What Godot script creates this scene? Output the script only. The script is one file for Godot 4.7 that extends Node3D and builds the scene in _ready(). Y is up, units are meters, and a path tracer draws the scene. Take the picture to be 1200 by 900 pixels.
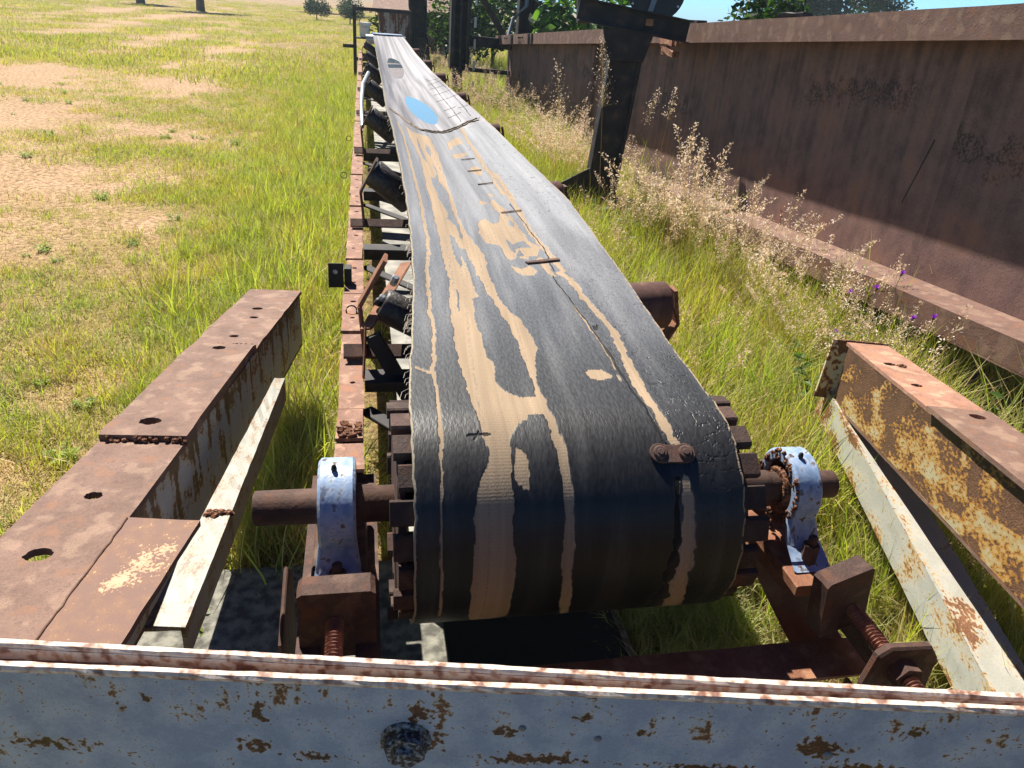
extends Node3D
# An old belt conveyor lying in long grass between rusty steelwork. Built in metres: the tail pulley stands at the origin, the conveyor runs along -z.

var rng := RandomNumberGenerator.new()
var M := {}
var used := {}

const TAN_PATCHES := [
	[142, 1343, 149, 1276, 169, 1217, 181, 1183, 151, 1078, 146, 992, 148, 761, 158, 661, 162, 643, 153, 560, 161, 427, 179, 343, 195, 290, 206, 249, 218, 230, 232, 224, 217, 212, 191, 200, 182, 185, 173, 167, 169, 136, 167, 104, 166, 55, 208, 0, 262, 33, 292, 44, 291, 106, 292, 129, 274, 161, 283, 176, 278, 193, 290, 217, 290, 233, 313, 245, 313, 248, 356, 259, 360, 265, 413, 264, 417, 250, 418, 228, 423, 223, 430, 198, 435, 178, 436, 153, 430, 122, 438, 84, 496, 0, 493, 42, 476, 75, 461, 122, 463, 163, 462, 191, 460, 220, 448, 247, 450, 228, 434, 274, 426, 322, 437, 365, 465, 409, 455, 452, 436, 491, 409, 513, 371, 566, 353, 662, 362, 756, 309, 875, 288, 1019, 303, 1090, 350, 1210, 351, 1306, 195, 1314],
	[298, 219, 307, 226, 324, 225, 336, 213, 336, 203, 328, 187, 315, 190, 297, 196, 292, 203],
	[495, 1279, 629, 1314, 647, 1290, 642, 1278, 530, 1263, 502, 1242, 481, 1246],
	[470, 1221, 541, 1227, 611, 1231, 607, 1222, 536, 1208, 476, 1203],
	[564, 1169, 603, 1173, 641, 1160, 603, 1141, 572, 1141, 546, 1157],
	[528, 1056, 563, 1065, 580, 1050, 602, 1039, 613, 1006, 622, 915, 636, 846, 674, 807, 638, 760, 572, 761, 557, 797, 518, 750, 486, 738, 472, 760, 463, 820, 398, 830, 380, 894, 398, 969, 445, 996, 481, 959, 524, 975, 550, 1029, 530, 1040],
	[464, 1061, 496, 1061, 506, 1055, 477, 1049, 455, 1052],
	[562, 1081, 587, 1081, 578, 1073, 557, 1074],
	[480, 711, 521, 696, 571, 711, 600, 685, 569, 665, 518, 665, 493, 680],
	[472, 760, 522, 761, 510, 744, 477, 743],
	[539, 761, 594, 761, 581, 745, 544, 748],
	[608, 346, 634, 353, 666, 353, 685, 343, 701, 335, 675, 331, 645, 328, 614, 332],
	[716, 339, 727, 338, 727, 326, 716, 326],
]
const DARK_ISLANDS := [
	[213, 1278, 217, 1234, 228, 1189, 221, 1173, 200, 1185, 199, 1221],
	[270, 1256, 293, 1248, 300, 1224, 275, 1198, 257, 1215],
	[261, 1167, 276, 1156, 274, 1137, 250, 1106, 271, 1095, 281, 1077, 264, 1031, 278, 978, 276, 839, 265, 851, 264, 924, 249, 937, 232, 963, 215, 968, 239, 1011, 218, 1039, 205, 1054, 207, 1071, 202, 1089, 205, 1119, 236, 1112, 265, 1136],
	[208, 863, 232, 847, 240, 793, 277, 785, 274, 750, 292, 699, 299, 650, 289, 669, 300, 669, 315, 606, 353, 534, 379, 478, 395, 427, 405, 371, 411, 322, 405, 296, 384, 296, 362, 294, 330, 301, 300, 314, 283, 330, 288, 337, 290, 371, 278, 382, 265, 427, 250, 497, 254, 563, 279, 572, 272, 604, 269, 649, 264, 687, 241, 748, 231, 675, 215, 724, 205, 778],
	[194, 618, 195, 554, 191, 489, 187, 496, 186, 546],
	[586, 1037, 598, 1031, 597, 1015, 580, 1020],
	[583, 991, 602, 967, 595, 937, 571, 952],
	[511, 866, 535, 828, 603, 849, 628, 808, 571, 807, 539, 799, 527, 773, 506, 815],
]
const TAN_LINES := [
	[174, 58, [55, 1399, 91, 1275, 88, 1138, 84, 1060, 85, 908, 81, 732, 68, 701, 64, 595, 68, 521, 82, 456, 85, 404, 76, 358, 85, 339, 92, 303, 90, 250, 87, 232, 80, 226, 81, 205, 81, 181, 77, 149, 76, 106, 78, 60]],
	[115, 43, [79, 349, 51, 354, 18, 364]],
	[305, 272, [734, 1352, 707, 1304, 690, 1248, 685, 1200, 678, 1163, 671, 1124, 656, 1094, 657, 1078]],
	[305, 221, [689, 1154, 707, 1123, 678, 1060, 666, 957, 691, 818, 704, 758, 725, 683, 699, 674, 732, 644, 752, 565, 778, 518, 796, 456, 794, 401, 777, 363, 766, 319, 775, 283, 796, 432, 780, 365, 762, 322, 774, 282, 785, 254, 797, 232, 816, 223]],
	[349, 246, [643, 749, 653, 705, 659, 660]],
	[56, 94, [690, 542, 700, 484, 717, 444, 727, 402, 728, 353]],
	[218, 795, [815, 192, 814, 164, 813, 128, 808, 91, 837, 24]],
]
const CRACK_LINES := [
	[29, 34, [659, 660, 690, 542, 717, 457, 728, 413, 732, 358, 742, 310, 751, 261]],
	[42, 69, [717, 451, 735, 397, 738, 336, 750, 267, 766, 227, 776, 223]],
	[108, 377, [791, 192, 779, 168, 776, 155, 782, 118, 776, 95, 774, 66, 801, 0]],
	[89, 53, [731, 470, 732, 460, 747, 473]],
	[20, 21, [164, 239, 196, 240, 232, 240]],
	[20, 20, [182, 235, 198, 243]],
	[31, 33, [652, 1050, 666, 957, 691, 818, 684, 684]],
	[169, 103, [40, 1431, 146, 1401, 212, 1366, 310, 1344, 422, 1342, 542, 1346, 680, 1364, 828, 1385, 965, 1386]],
	[63, 46, [817, 1805, 822, 1680, 808, 1567, 807, 1472, 784, 1397]],
	[57, 42, [937, 1779, 962, 1652, 956, 1563, 937, 1479, 915, 1413]],
	[63, 54, [789, 1778, 1003, 1772]],
	[61, 54, [757, 1725, 992, 1745]],
	[59, 51, [730, 1677, 963, 1686]],
	[54, 45, [730, 1617, 993, 1628]],
	[51, 41, [706, 1562, 993, 1574]],
	[45, 41, [707, 1486, 859, 1496]],
	[43, 38, [691, 1433, 861, 1451]],
	[39, 35, [873, 1482, 986, 1478]],
]

# ---------------------------------------------------------------- naming
func numbered(called: String) -> String:
	var n: int = used.get(called, 0)
	used[called] = n + 1
	return called if n == 0 else "%s_%03d" % [called, n]

func tag(o: Node3D, label: String, category := "", group := "", kind := "") -> Node3D:
	if label: o.set_meta("label", label)
	if category: o.set_meta("category", category)
	if group: o.set_meta("group", group)
	if kind: o.set_meta("kind", kind)
	return o

func thing(called: String, at: Vector3, label: String, category: String, group := "") -> Node3D:
	var o := Node3D.new()
	o.name = numbered(called)
	add_child(o)
	o.position = at
	tag(o, label, category, group)
	return o

# Commits what was modelled in world coordinates as one mesh whose origin is that of its parent (or AT for a top-level mesh).
func put(st: SurfaceTool, called: String, m: Material, parent: Node3D = null, at := Vector3.ZERO) -> MeshInstance3D:
	st.generate_normals()
	var origin := at
	var p: Node = parent
	while p != null and p != self:
		origin += (p as Node3D).position
		p = p.get_parent()
	var src := st.commit()
	var out := SurfaceTool.new()
	out.append_from(src, 0, Transform3D(Basis.IDENTITY, -origin))
	var mi := MeshInstance3D.new()
	mi.mesh = out.commit()
	mi.material_override = m
	if parent == null:
		mi.name = numbered(called)
		mi.position = at
		add_child(mi)
	else:
		mi.name = called
		parent.add_child(mi, true)
	return mi

func S() -> SurfaceTool:
	var st := SurfaceTool.new()
	st.begin(Mesh.PRIMITIVE_TRIANGLES)
	st.set_smooth_group(-1)
	return st

# ---------------------------------------------------------------- shapes
func vtx(st: SurfaceTool, p: Vector3, uv: Vector2, c := Color.WHITE) -> void:
	st.set_color(c)
	st.set_uv(uv)
	st.add_vertex(p)

func tri(st: SurfaceTool, a: Vector3, b: Vector3, c: Vector3, ua := Vector2.ZERO, ub := Vector2.ZERO, uc := Vector2.ZERO) -> void:
	vtx(st, a, ua); vtx(st, b, ub); vtx(st, c, uc)

func quad(st: SurfaceTool, a: Vector3, b: Vector3, c: Vector3, d: Vector3, ua := Vector2(0, 0), ub := Vector2(1, 0), uc := Vector2(1, 1), ud := Vector2(0, 1)) -> void:
	tri(st, a, b, c, ua, ub, uc)
	tri(st, a, c, d, ua, uc, ud)

# A closed profile swept straight from A to B; RIGHT and UP are the profile's axes. ROUGH moves the rings a little, as rust does.
func extrude(st: SurfaceTool, prof: PackedVector2Array, a: Vector3, b: Vector3, right: Vector3, up: Vector3, segs := 1, rough := 0.0) -> void:
	var n := prof.size()
	var rings := []
	var length := a.distance_to(b)
	var area := 0.0
	for i in n:
		area += prof[i].cross(prof[(i + 1) % n])
	var flip := (right.cross(up).dot(b - a) > 0.0) == (area > 0.0)
	for k in segs + 1:
		var c := a.lerp(b, float(k) / segs)
		var ring := PackedVector3Array()
		for i in n:
			var q := prof[i]
			if rough > 0.0:
				q += Vector2(rng.randf_range(-rough, rough), rng.randf_range(-rough, rough))
			ring.append(c + right * q.x + up * q.y)
		rings.append(ring)
	for k in segs:
		var run := 0.0
		for i in n:
			var j := (i + 1) % n
			var w := prof[i].distance_to(prof[j])
			var u0 := length * k / segs
			var u1 := length * (k + 1) / segs
			var p0: Vector3 = rings[k][i]
			var p1: Vector3 = rings[k + 1][i]
			var p2: Vector3 = rings[k + 1][j]
			var p3: Vector3 = rings[k][j]
			if flip:
				quad(st, p0, p1, p2, p3, Vector2(u0, run), Vector2(u1, run), Vector2(u1, run + w), Vector2(u0, run + w))
			else:
				quad(st, p3, p2, p1, p0, Vector2(u0, run + w), Vector2(u1, run + w), Vector2(u1, run), Vector2(u0, run))
			run += w
	var idx := Geometry2D.triangulate_polygon(prof)
	for t in range(0, idx.size(), 3):
		for e in 2:
			var ring: PackedVector3Array = rings[0] if e == 0 else rings[segs]
			var i0 := idx[t]
			var i1 := idx[t + 1]
			var i2 := idx[t + 2]
			if (e == 0) == flip:
				tri(st, ring[i0], ring[i2], ring[i1], prof[i0], prof[i2], prof[i1])
			else:
				tri(st, ring[i0], ring[i1], ring[i2], prof[i0], prof[i1], prof[i2])

func rect(x0: float, y0: float, x1: float, y1: float, bevel := 0.003) -> PackedVector2Array:
	var b := minf(bevel, minf(absf(x1 - x0), absf(y1 - y0)) * 0.4)
	return PackedVector2Array([Vector2(x0 + b, y0), Vector2(x1 - b, y0), Vector2(x1, y0 + b), Vector2(x1, y1 - b), Vector2(x1 - b, y1), Vector2(x0 + b, y1), Vector2(x0, y1 - b), Vector2(x0, y0 + b)])

# A bar of rectangular section from A to B.
func bar(st: SurfaceTool, a: Vector3, b: Vector3, w: float, h: float, up := Vector3.UP, segs := 1, rough := 0.0, bevel := 0.003) -> void:
	var d := (b - a).normalized()
	var r := d.cross(up).normalized()
	extrude(st, rect(-w / 2, -h / 2, w / 2, h / 2, bevel), a, b, r, r.cross(d).normalized(), segs, rough)

func box(st: SurfaceTool, c: Vector3, size: Vector3, bevel := 0.004, rough := 0.0) -> void:
	extrude(st, rect(-size.x / 2, -size.y / 2, size.x / 2, size.y / 2, bevel), c - Vector3(0, 0, size.z / 2), c + Vector3(0, 0, size.z / 2), Vector3.RIGHT, Vector3.UP, 1, rough)

# A slab whose face is the grid P00-P10-P11-P01 with UV 0..1, DEEP thick along -its normal; the face is finely divided so that edges can wander.
func slab(st: SurfaceTool, p00: Vector3, p10: Vector3, p11: Vector3, p01: Vector3, deep: Vector3, nu := 1, nv := 1, rough := 0.0) -> void:
	var g := []
	for j in nv + 1:
		var row := PackedVector3Array()
		for i in nu + 1:
			var u := float(i) / nu
			var v := float(j) / nv
			var p := p00.lerp(p10, u).lerp(p01.lerp(p11, u), v)
			if rough > 0.0:
				p += Vector3(rng.randf_range(-rough, rough), rng.randf_range(-rough, rough), rng.randf_range(-rough, rough))
			row.append(p)
		g.append(row)
	for j in nv:
		for i in nu:
			var ua := Vector2(float(i) / nu, float(j) / nv)
			var ub := Vector2(float(i + 1) / nu, float(j) / nv)
			var uc := Vector2(float(i + 1) / nu, float(j + 1) / nv)
			var ud := Vector2(float(i) / nu, float(j + 1) / nv)
			quad(st, g[j][i], g[j][i + 1], g[j + 1][i + 1], g[j + 1][i], ua, ub, uc, ud)
			quad(st, g[j + 1][i] + deep, g[j + 1][i + 1] + deep, g[j][i + 1] + deep, g[j][i] + deep, ud, uc, ub, ua)
	for i in nu:
		var ua := Vector2(float(i) / nu, 0.004)
		var ub := Vector2(float(i + 1) / nu, 0.004)
		quad(st, g[0][i] + deep, g[0][i + 1] + deep, g[0][i + 1], g[0][i], ua, ub, ub, ua)
		ua.y = 0.996; ub.y = 0.996
		quad(st, g[nv][i], g[nv][i + 1], g[nv][i + 1] + deep, g[nv][i] + deep, ua, ub, ub, ua)
	for j in nv:
		var ua := Vector2(0.002, float(j) / nv)
		var ub := Vector2(0.002, float(j + 1) / nv)
		quad(st, g[j][0], g[j + 1][0], g[j + 1][0] + deep, g[j][0] + deep, ua, ub, ub, ua)
		ua.x = 0.998; ub.x = 0.998
		quad(st, g[j][nu] + deep, g[j + 1][nu] + deep, g[j + 1][nu], g[j][nu], ua, ub, ub, ua)

# A plate of width W (along X) and length L (along Z) from ORIGIN, THICK downwards, with ragged holes given as [x, z, radius].
func holed_plate(st: SurfaceTool, o: Vector3, ex: Vector3, ez: Vector3, w0: float, w1: float, length: float, thick: float, holes: Array, rough := 0.002) -> void:
	var up := ez.cross(ex).normalized()
	if up.y < 0.0: up = -up
	var cuts := [0.0]
	for h in holes:
		cuts.append(h[1] - h[2] * 1.6)
		cuts.append(h[1] + h[2] * 1.6)
	cuts.append(length)
	var wid := func(z: float) -> float: return lerpf(w0, w1, z / length)
	var edge_l := []
	var edge_r := []
	for k in cuts.size():
		edge_l.append(o + ez * cuts[k] + ex * rng.randf_range(-rough, rough))
		edge_r.append(o + ez * cuts[k] + ex * (wid.call(cuts[k]) + rng.randf_range(-rough, rough)))
	for k in cuts.size() - 1:
		var a: Vector3 = edge_l[k]
		var b: Vector3 = edge_r[k]
		var c: Vector3 = edge_r[k + 1]
		var d: Vector3 = edge_l[k + 1]
		var dn := -up * thick
		# the outer walls
		quad(st, a, d, d + dn, a + dn)
		quad(st, c, b, b + dn, c + dn)
		if k == 0: quad(st, b, a, a + dn, b + dn)
		if k == cuts.size() - 2: quad(st, d, c, c + dn, d + dn)
		if k % 2 == 0:
			# plain stretch, divided so that the edge can wander
			quad(st, a, b, c, d)
			quad(st, d + dn, c + dn, b + dn, a + dn)
			continue
		var h: Array = holes[k / 2]
		var cen: Vector3 = o + ex * h[0] + ez * h[1]
		var n := 28
		var inner := PackedVector3Array()
		var outer := PackedVector3Array()
		var corner_at := []
		for i in n:
			var t := TAU * i / n
			var dir := Vector2(cos(t), sin(t))
			var r: float = h[2] * (1.0 + rng.randf_range(-0.1, 0.1))
			inner.append(cen + ex * dir.x * r * 1.1 + ez * dir.y * r)
			# where the ray from the centre meets the cell's rim
			var best := 1e9
			var po := a
			for s in [[a, b], [b, c], [c, d], [d, a]]:
				var sa := Vector2((s[0] - cen).dot(ex), (s[0] - cen).dot(ez))
				var sb := Vector2((s[1] - cen).dot(ex), (s[1] - cen).dot(ez))
				var e := sb - sa
				var den := dir.cross(e)
				if absf(den) < 1e-7: continue
				var tt := sa.cross(e) / den
				var ss := sa.cross(dir) / den
				if tt > 0.0 and ss >= -0.001 and ss <= 1.001 and tt < best:
					best = tt
					po = (s[0] as Vector3).lerp(s[1], clampf(ss, 0, 1))
			outer.append(po)
		for i in n:
			var j := (i + 1) % n
			quad(st, inner[i], outer[i], outer[j], inner[j])
			quad(st, inner[j] + dn, outer[j] + dn, outer[i] + dn, inner[i] + dn)
			quad(st, inner[i], inner[j], inner[j] + dn, inner[i] + dn)
			# fill the corner that the two rays cut off
			for q in [a, b, c, d]:
				var v: Vector3 = q - cen
				var tq := Vector2(v.dot(ex), v.dot(ez)).angle()
				var d0 := wrapf(tq - TAU * i / n, 0, TAU)
				if d0 > 0.0001 and d0 < TAU / n - 0.0001:
					tri(st, outer[i], q, outer[j])

func axes(d: Vector3) -> Array:
	var r := d.cross(Vector3.UP if absf(d.y) < 0.95 else Vector3.RIGHT).normalized()
	return [r, r.cross(d).normalized()]

func cyl(st: SurfaceTool, a: Vector3, b: Vector3, r0: float, r1: float, n := 20, caps := true, bev := 0.004) -> void:
	var stops := [[0.0, r0], [1.0, r1]]
	var l := a.distance_to(b)
	if caps and l > bev * 3.0:
		stops = [[0.0, r0 - bev], [bev / l, r0], [1.0 - bev / l, r1], [1.0, r1 - bev]]
	lathe(st, a, b, stops, n, caps)

func lathe(st: SurfaceTool, a: Vector3, b: Vector3, stops: Array, n := 20, caps := true, wob := 0.0) -> void:
	var d := (b - a).normalized()
	var ax := axes(d)
	var rings := []
	for s in stops:
		var ring := PackedVector3Array()
		for i in n:
			var t := TAU * i / n
			var r: float = s[1] * (1.0 + rng.randf_range(-wob, wob))
			ring.append(a.lerp(b, s[0]) + (ax[0] * cos(t) + ax[1] * sin(t)) * r)
		rings.append(ring)
	st.set_smooth_group(1)
	var circ: float = TAU * stops[0][1]
	for k in rings.size() - 1:
		for i in n:
			var j := (i + 1) % n
			var v0: float = stops[k][0] * a.distance_to(b)
			var v1: float = stops[k + 1][0] * a.distance_to(b)
			quad(st, rings[k][i], rings[k][j], rings[k + 1][j], rings[k + 1][i], Vector2(circ * i / n, v0), Vector2(circ * (i + 1) / n, v0), Vector2(circ * (i + 1) / n, v1), Vector2(circ * i / n, v1))
	st.set_smooth_group(-1)
	if caps:
		for i in n:
			var j := (i + 1) % n
			tri(st, a, rings[0][j], rings[0][i])
			tri(st, b, rings[-1][i], rings[-1][j])

# A round tube through points.
func pipe(st: SurfaceTool, pts: Array, r: float, n := 8, r_end := -1.0) -> void:
	var rings := []
	for k in pts.size():
		var p: Vector3 = pts[k]
		var d: Vector3 = (pts[mini(k + 1, pts.size() - 1)] - pts[maxi(k - 1, 0)]).normalized()
		var ax := axes(d)
		var rr := r if r_end < 0.0 else lerpf(r, r_end, float(k) / (pts.size() - 1))
		var ring := PackedVector3Array()
		for i in n:
			ring.append(p + (ax[0] * cos(TAU * i / n) + ax[1] * sin(TAU * i / n)) * rr)
		rings.append(ring)
	st.set_smooth_group(1)
	for k in rings.size() - 1:
		for i in n:
			var j := (i + 1) % n
			quad(st, rings[k][i], rings[k][j], rings[k + 1][j], rings[k + 1][i])
	st.set_smooth_group(-1)
	for i in n:
		var j := (i + 1) % n
		tri(st, pts[0], rings[0][j], rings[0][i])
		tri(st, pts[-1], rings[-1][i], rings[-1][j])

# A threaded rod with a true helical thread.
func screw(st: SurfaceTool, a: Vector3, b: Vector3, r: float, pitch: float, depth: float) -> void:
	var d := (b - a).normalized()
	var ax := axes(d)
	var l := a.distance_to(b)
	var nk := int(l / pitch * 6.0)
	var n := 20
	var g := []
	for k in nk + 1:
		var ring := PackedVector3Array()
		for i in n + 1:
			var t := TAU * i / n
			var ph := fposmod(l * k / nk / pitch - float(i) / n, 1.0)
			var rr := r - depth * absf(ph * 2.0 - 1.0) + rng.randf_range(-0.0004, 0.0004)
			ring.append(a + d * (l * k / nk) + (ax[0] * cos(t) + ax[1] * sin(t)) * rr)
		ring[n] = ring[0]
		g.append(ring)
	for k in nk:
		for i in n:
			quad(st, g[k][i], g[k][i + 1], g[k + 1][i + 1], g[k + 1][i])
	for i in n:
		tri(st, b, g[nk][i], g[nk][i + 1])

# A flat outline (in the axes EX, EY from O) given thickness along EN, with a chamfer.
func cutout(st: SurfaceTool, outline: PackedVector2Array, o: Vector3, ex: Vector3, ey: Vector3, en: Vector3, thick: float, bev := 0.004) -> void:
	var n := outline.size()
	var area := 0.0
	for i in n: area += outline[i].cross(outline[(i + 1) % n])
	var sgn := 1.0 if area > 0.0 else -1.0
	var small := PackedVector2Array()
	for i in n:
		var e0 := (outline[i] - outline[(i + n - 1) % n]).normalized()
		var e1 := (outline[(i + 1) % n] - outline[i]).normalized()
		var nn := (Vector2(-e0.y, e0.x) + Vector2(-e1.y, e1.x)) * sgn
		small.append(outline[i] + nn.normalized() * bev)
	var at := func(q: Vector2, z: float) -> Vector3: return o + ex * q.x + ey * q.y + en * z
	var levels := [[small, 0.0], [outline, bev], [outline, thick - bev], [small, thick]]
	var right_way := (ex.cross(ey).dot(en) > 0.0) == (sgn > 0.0)
	for k in 3:
		for i in n:
			var j := (i + 1) % n
			var p0: Vector3 = at.call(levels[k][0][i], levels[k][1])
			var p1: Vector3 = at.call(levels[k][0][j], levels[k][1])
			var p2: Vector3 = at.call(levels[k + 1][0][j], levels[k + 1][1])
			var p3: Vector3 = at.call(levels[k + 1][0][i], levels[k + 1][1])
			if right_way: quad(st, p3, p2, p1, p0)
			else: quad(st, p0, p1, p2, p3)
	var idx := Geometry2D.triangulate_polygon(small)
	for t in range(0, idx.size(), 3):
		var q0 := small[idx[t]]
		var q1 := small[idx[t + 1]]
		var q2 := small[idx[t + 2]]
		tri(st, at.call(q0, 0.0), at.call(q1, 0.0), at.call(q2, 0.0), q0, q1, q2)
		tri(st, at.call(q2, thick), at.call(q1, thick), at.call(q0, thick), q2, q1, q0)

func hexnut(st: SurfaceTool, a: Vector3, b: Vector3, r: float) -> void:
	lathe_flat(st, a, b, r, 6)

func lathe_flat(st: SurfaceTool, a: Vector3, b: Vector3, r: float, n: int, turn := 0.3) -> void:
	var d := (b - a).normalized()
	var ax := axes(d)
	var prof := PackedVector2Array()
	for i in n: prof.append(Vector2(cos(TAU * i / n + turn), sin(TAU * i / n + turn)) * r)
	extrude(st, prof, a, b, ax[0], ax[1])

# ---------------------------------------------------------------- materials
func noise(sd: int, freq: float, oct := 4, kind := FastNoiseLite.TYPE_SIMPLEX_SMOOTH) -> FastNoiseLite:
	var f := FastNoiseLite.new()
	f.seed = sd
	f.noise_type = kind
	f.frequency = freq
	f.fractal_type = FastNoiseLite.FRACTAL_FBM
	f.fractal_octaves = oct
	return f

func ramp(stops: Array) -> Gradient:
	var g := Gradient.new()
	g.interpolation_mode = Gradient.GRADIENT_INTERPOLATE_LINEAR
	var off := PackedFloat32Array()
	var col := PackedColorArray()
	for s in stops:
		off.append(s[0])
		col.append(s[1])
	g.offsets = off
	g.colors = col
	return g

func ntex(n: FastNoiseLite, stops: Array, size := 512) -> NoiseTexture2D:
	var t := NoiseTexture2D.new()
	t.width = size
	t.height = size
	t.seamless = true
	t.noise = n
	if stops.size(): t.color_ramp = ramp(stops)
	return t

func nnormal(n: FastNoiseLite, strength: float, size := 512) -> NoiseTexture2D:
	var t := NoiseTexture2D.new()
	t.width = size
	t.height = size
	t.seamless = true
	t.noise = n
	t.as_normal_map = true
	t.bump_strength = strength
	return t

func c8(r: int, g: int, b: int) -> Color: return Color8(r, g, b)

func tri_mat(tex: Texture2D, nor: Texture2D, scale: float, rough: float, nscale := 1.0, metal := 0.0) -> StandardMaterial3D:
	var m := StandardMaterial3D.new()
	m.albedo_texture = tex
	m.roughness = rough
	m.metallic = metal
	m.uv1_triplanar = true
	m.uv1_world_triplanar = true
	m.uv1_scale = Vector3.ONE * scale
	if nor:
		m.normal_enabled = true
		m.normal_texture = nor
		m.normal_scale = nscale
	return m

func flat_mat(c: Color, rough := 0.8, metal := 0.0) -> StandardMaterial3D:
	var m := StandardMaterial3D.new()
	m.albedo_color = c
	m.roughness = rough
	m.metallic = metal
	return m

func bytes_of(n: FastNoiseLite, w: int, h: int, sx := 1.0, sy := 1.0) -> PackedByteArray:
	var im := n.get_image(maxi(8, int(w * sx)), maxi(8, int(h * sy)), false, false, true)
	if im.get_width() != w or im.get_height() != h:
		im.resize(w, h, Image.INTERPOLATE_CUBIC)
	im.convert(Image.FORMAT_L8)
	return im.get_data()

# Old paint that flakes off rusty steel. OPT: paint, paint2 (two tones of it), rust, rust2, stain (colours); bare (how much is gone, 0..1), top / low (extra loss at the
# face's upper and lower edge), streak (rust run down from the top), pit (small chips); spots: [u, v, ru, rv] bare patches.
func painted(w: int, h: int, sd: int, opt: Dictionary) -> StandardMaterial3D:
	var big := bytes_of(noise(sd, 0.012 * opt.get("grain", 1.0), 5), w, h)
	var fine := bytes_of(noise(sd + 1, 0.075, 4), w, h)
	var tiny := bytes_of(noise(sd + 2, 0.22, 2), w, h)
	var run := bytes_of(noise(sd + 3, 0.035, 3), w, h, 1.0, 0.06)
	var p1: Color = opt.paint
	var p2: Color = opt.paint2
	var r1: Color = opt.rust
	var r2: Color = opt.rust2
	var s1: Color = opt.stain
	var bare: float = opt.get("bare", 0.3)
	var top: float = opt.get("top", 0.0)
	var low: float = opt.get("low", 0.0)
	var streak: float = opt.get("streak", 0.0)
	var pit: float = opt.get("pit", 0.3)
	var ramp_u: float = opt.get("along", 0.0)
	var spots: Array = opt.get("spots", [])
	var col := PackedByteArray()
	col.resize(w * h * 3)
	var hei := PackedByteArray()
	hei.resize(w * h)
	for y in h:
		var v := float(y) / h
		var ev := top * maxf(0.0, 1.0 - v / 0.3) + low * maxf(0.0, (v - 0.75) / 0.25)
		var near := []
		for s in spots:
			if absf(v - s[1]) < s[3] * 1.6: near.append(s)
		for x in w:
			var i := y * w + x
			var nb := big[i] / 255.0
			var nf := fine[i] / 255.0
			var nt := tiny[i] / 255.0
			var nr := run[i] / 255.0
			var p := nb * 0.55 + nf * 0.3 + nt * 0.15 + ev * (0.6 + 0.8 * nr) * 0.5 + streak * maxf(0.0, nr - 0.48) * (1.3 - v) * 1.6 + bare - 0.3 + ramp_u * (float(x) / w - 0.5)
			p += pit * maxf(0.0, nt * 0.5 + nf * 0.5 - 0.66) * 1.6
			for s in near:
				var du: float = (float(x) / w - s[0]) / s[2]
				var dv: float = (v - s[1]) / s[3]
				p += maxf(0.0, 1.0 - sqrt(du * du + dv * dv) + (nf - 0.5) * 0.9) * 0.5
			var c: Color
			var hh := 200.0 + nf * 30.0
			if p > 0.66:
				c = r1.lerp(r2, clampf((nt - 0.3) * 1.4 + (nb - 0.5), 0, 1))
				hh = 90.0 + nt * 110.0
			elif p > 0.6:
				c = s1.lerp(r2, (p - 0.6) * 12.0)
				hh = 190.0
			else:
				c = p1.lerp(p2, clampf(nb * 1.6 - 0.4 + (nf - 0.5) * 0.5, 0, 1))
				c = c.lerp(s1, clampf((p - 0.46) * 3.2, 0, 0.75) * opt.get("stained", 1.0))
				c = c * (0.94 + 0.12 * nt)
			col[i * 3] = clampi(int(c.r * 255.0), 0, 255)
			col[i * 3 + 1] = clampi(int(c.g * 255.0), 0, 255)
			col[i * 3 + 2] = clampi(int(c.b * 255.0), 0, 255)
			hei[i] = int(hh)
	var m := StandardMaterial3D.new()
	m.albedo_texture = ImageTexture.create_from_image(Image.create_from_data(w, h, false, Image.FORMAT_RGB8, col))
	m.heightmap_enabled = true
	m.heightmap_texture = ImageTexture.create_from_image(Image.create_from_data(w, h, false, Image.FORMAT_L8, hei))
	m.heightmap_scale = opt.get("relief", 0.15)
	m.roughness = opt.get("rough", 0.6)
	m.texture_repeat = false
	return m

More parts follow.
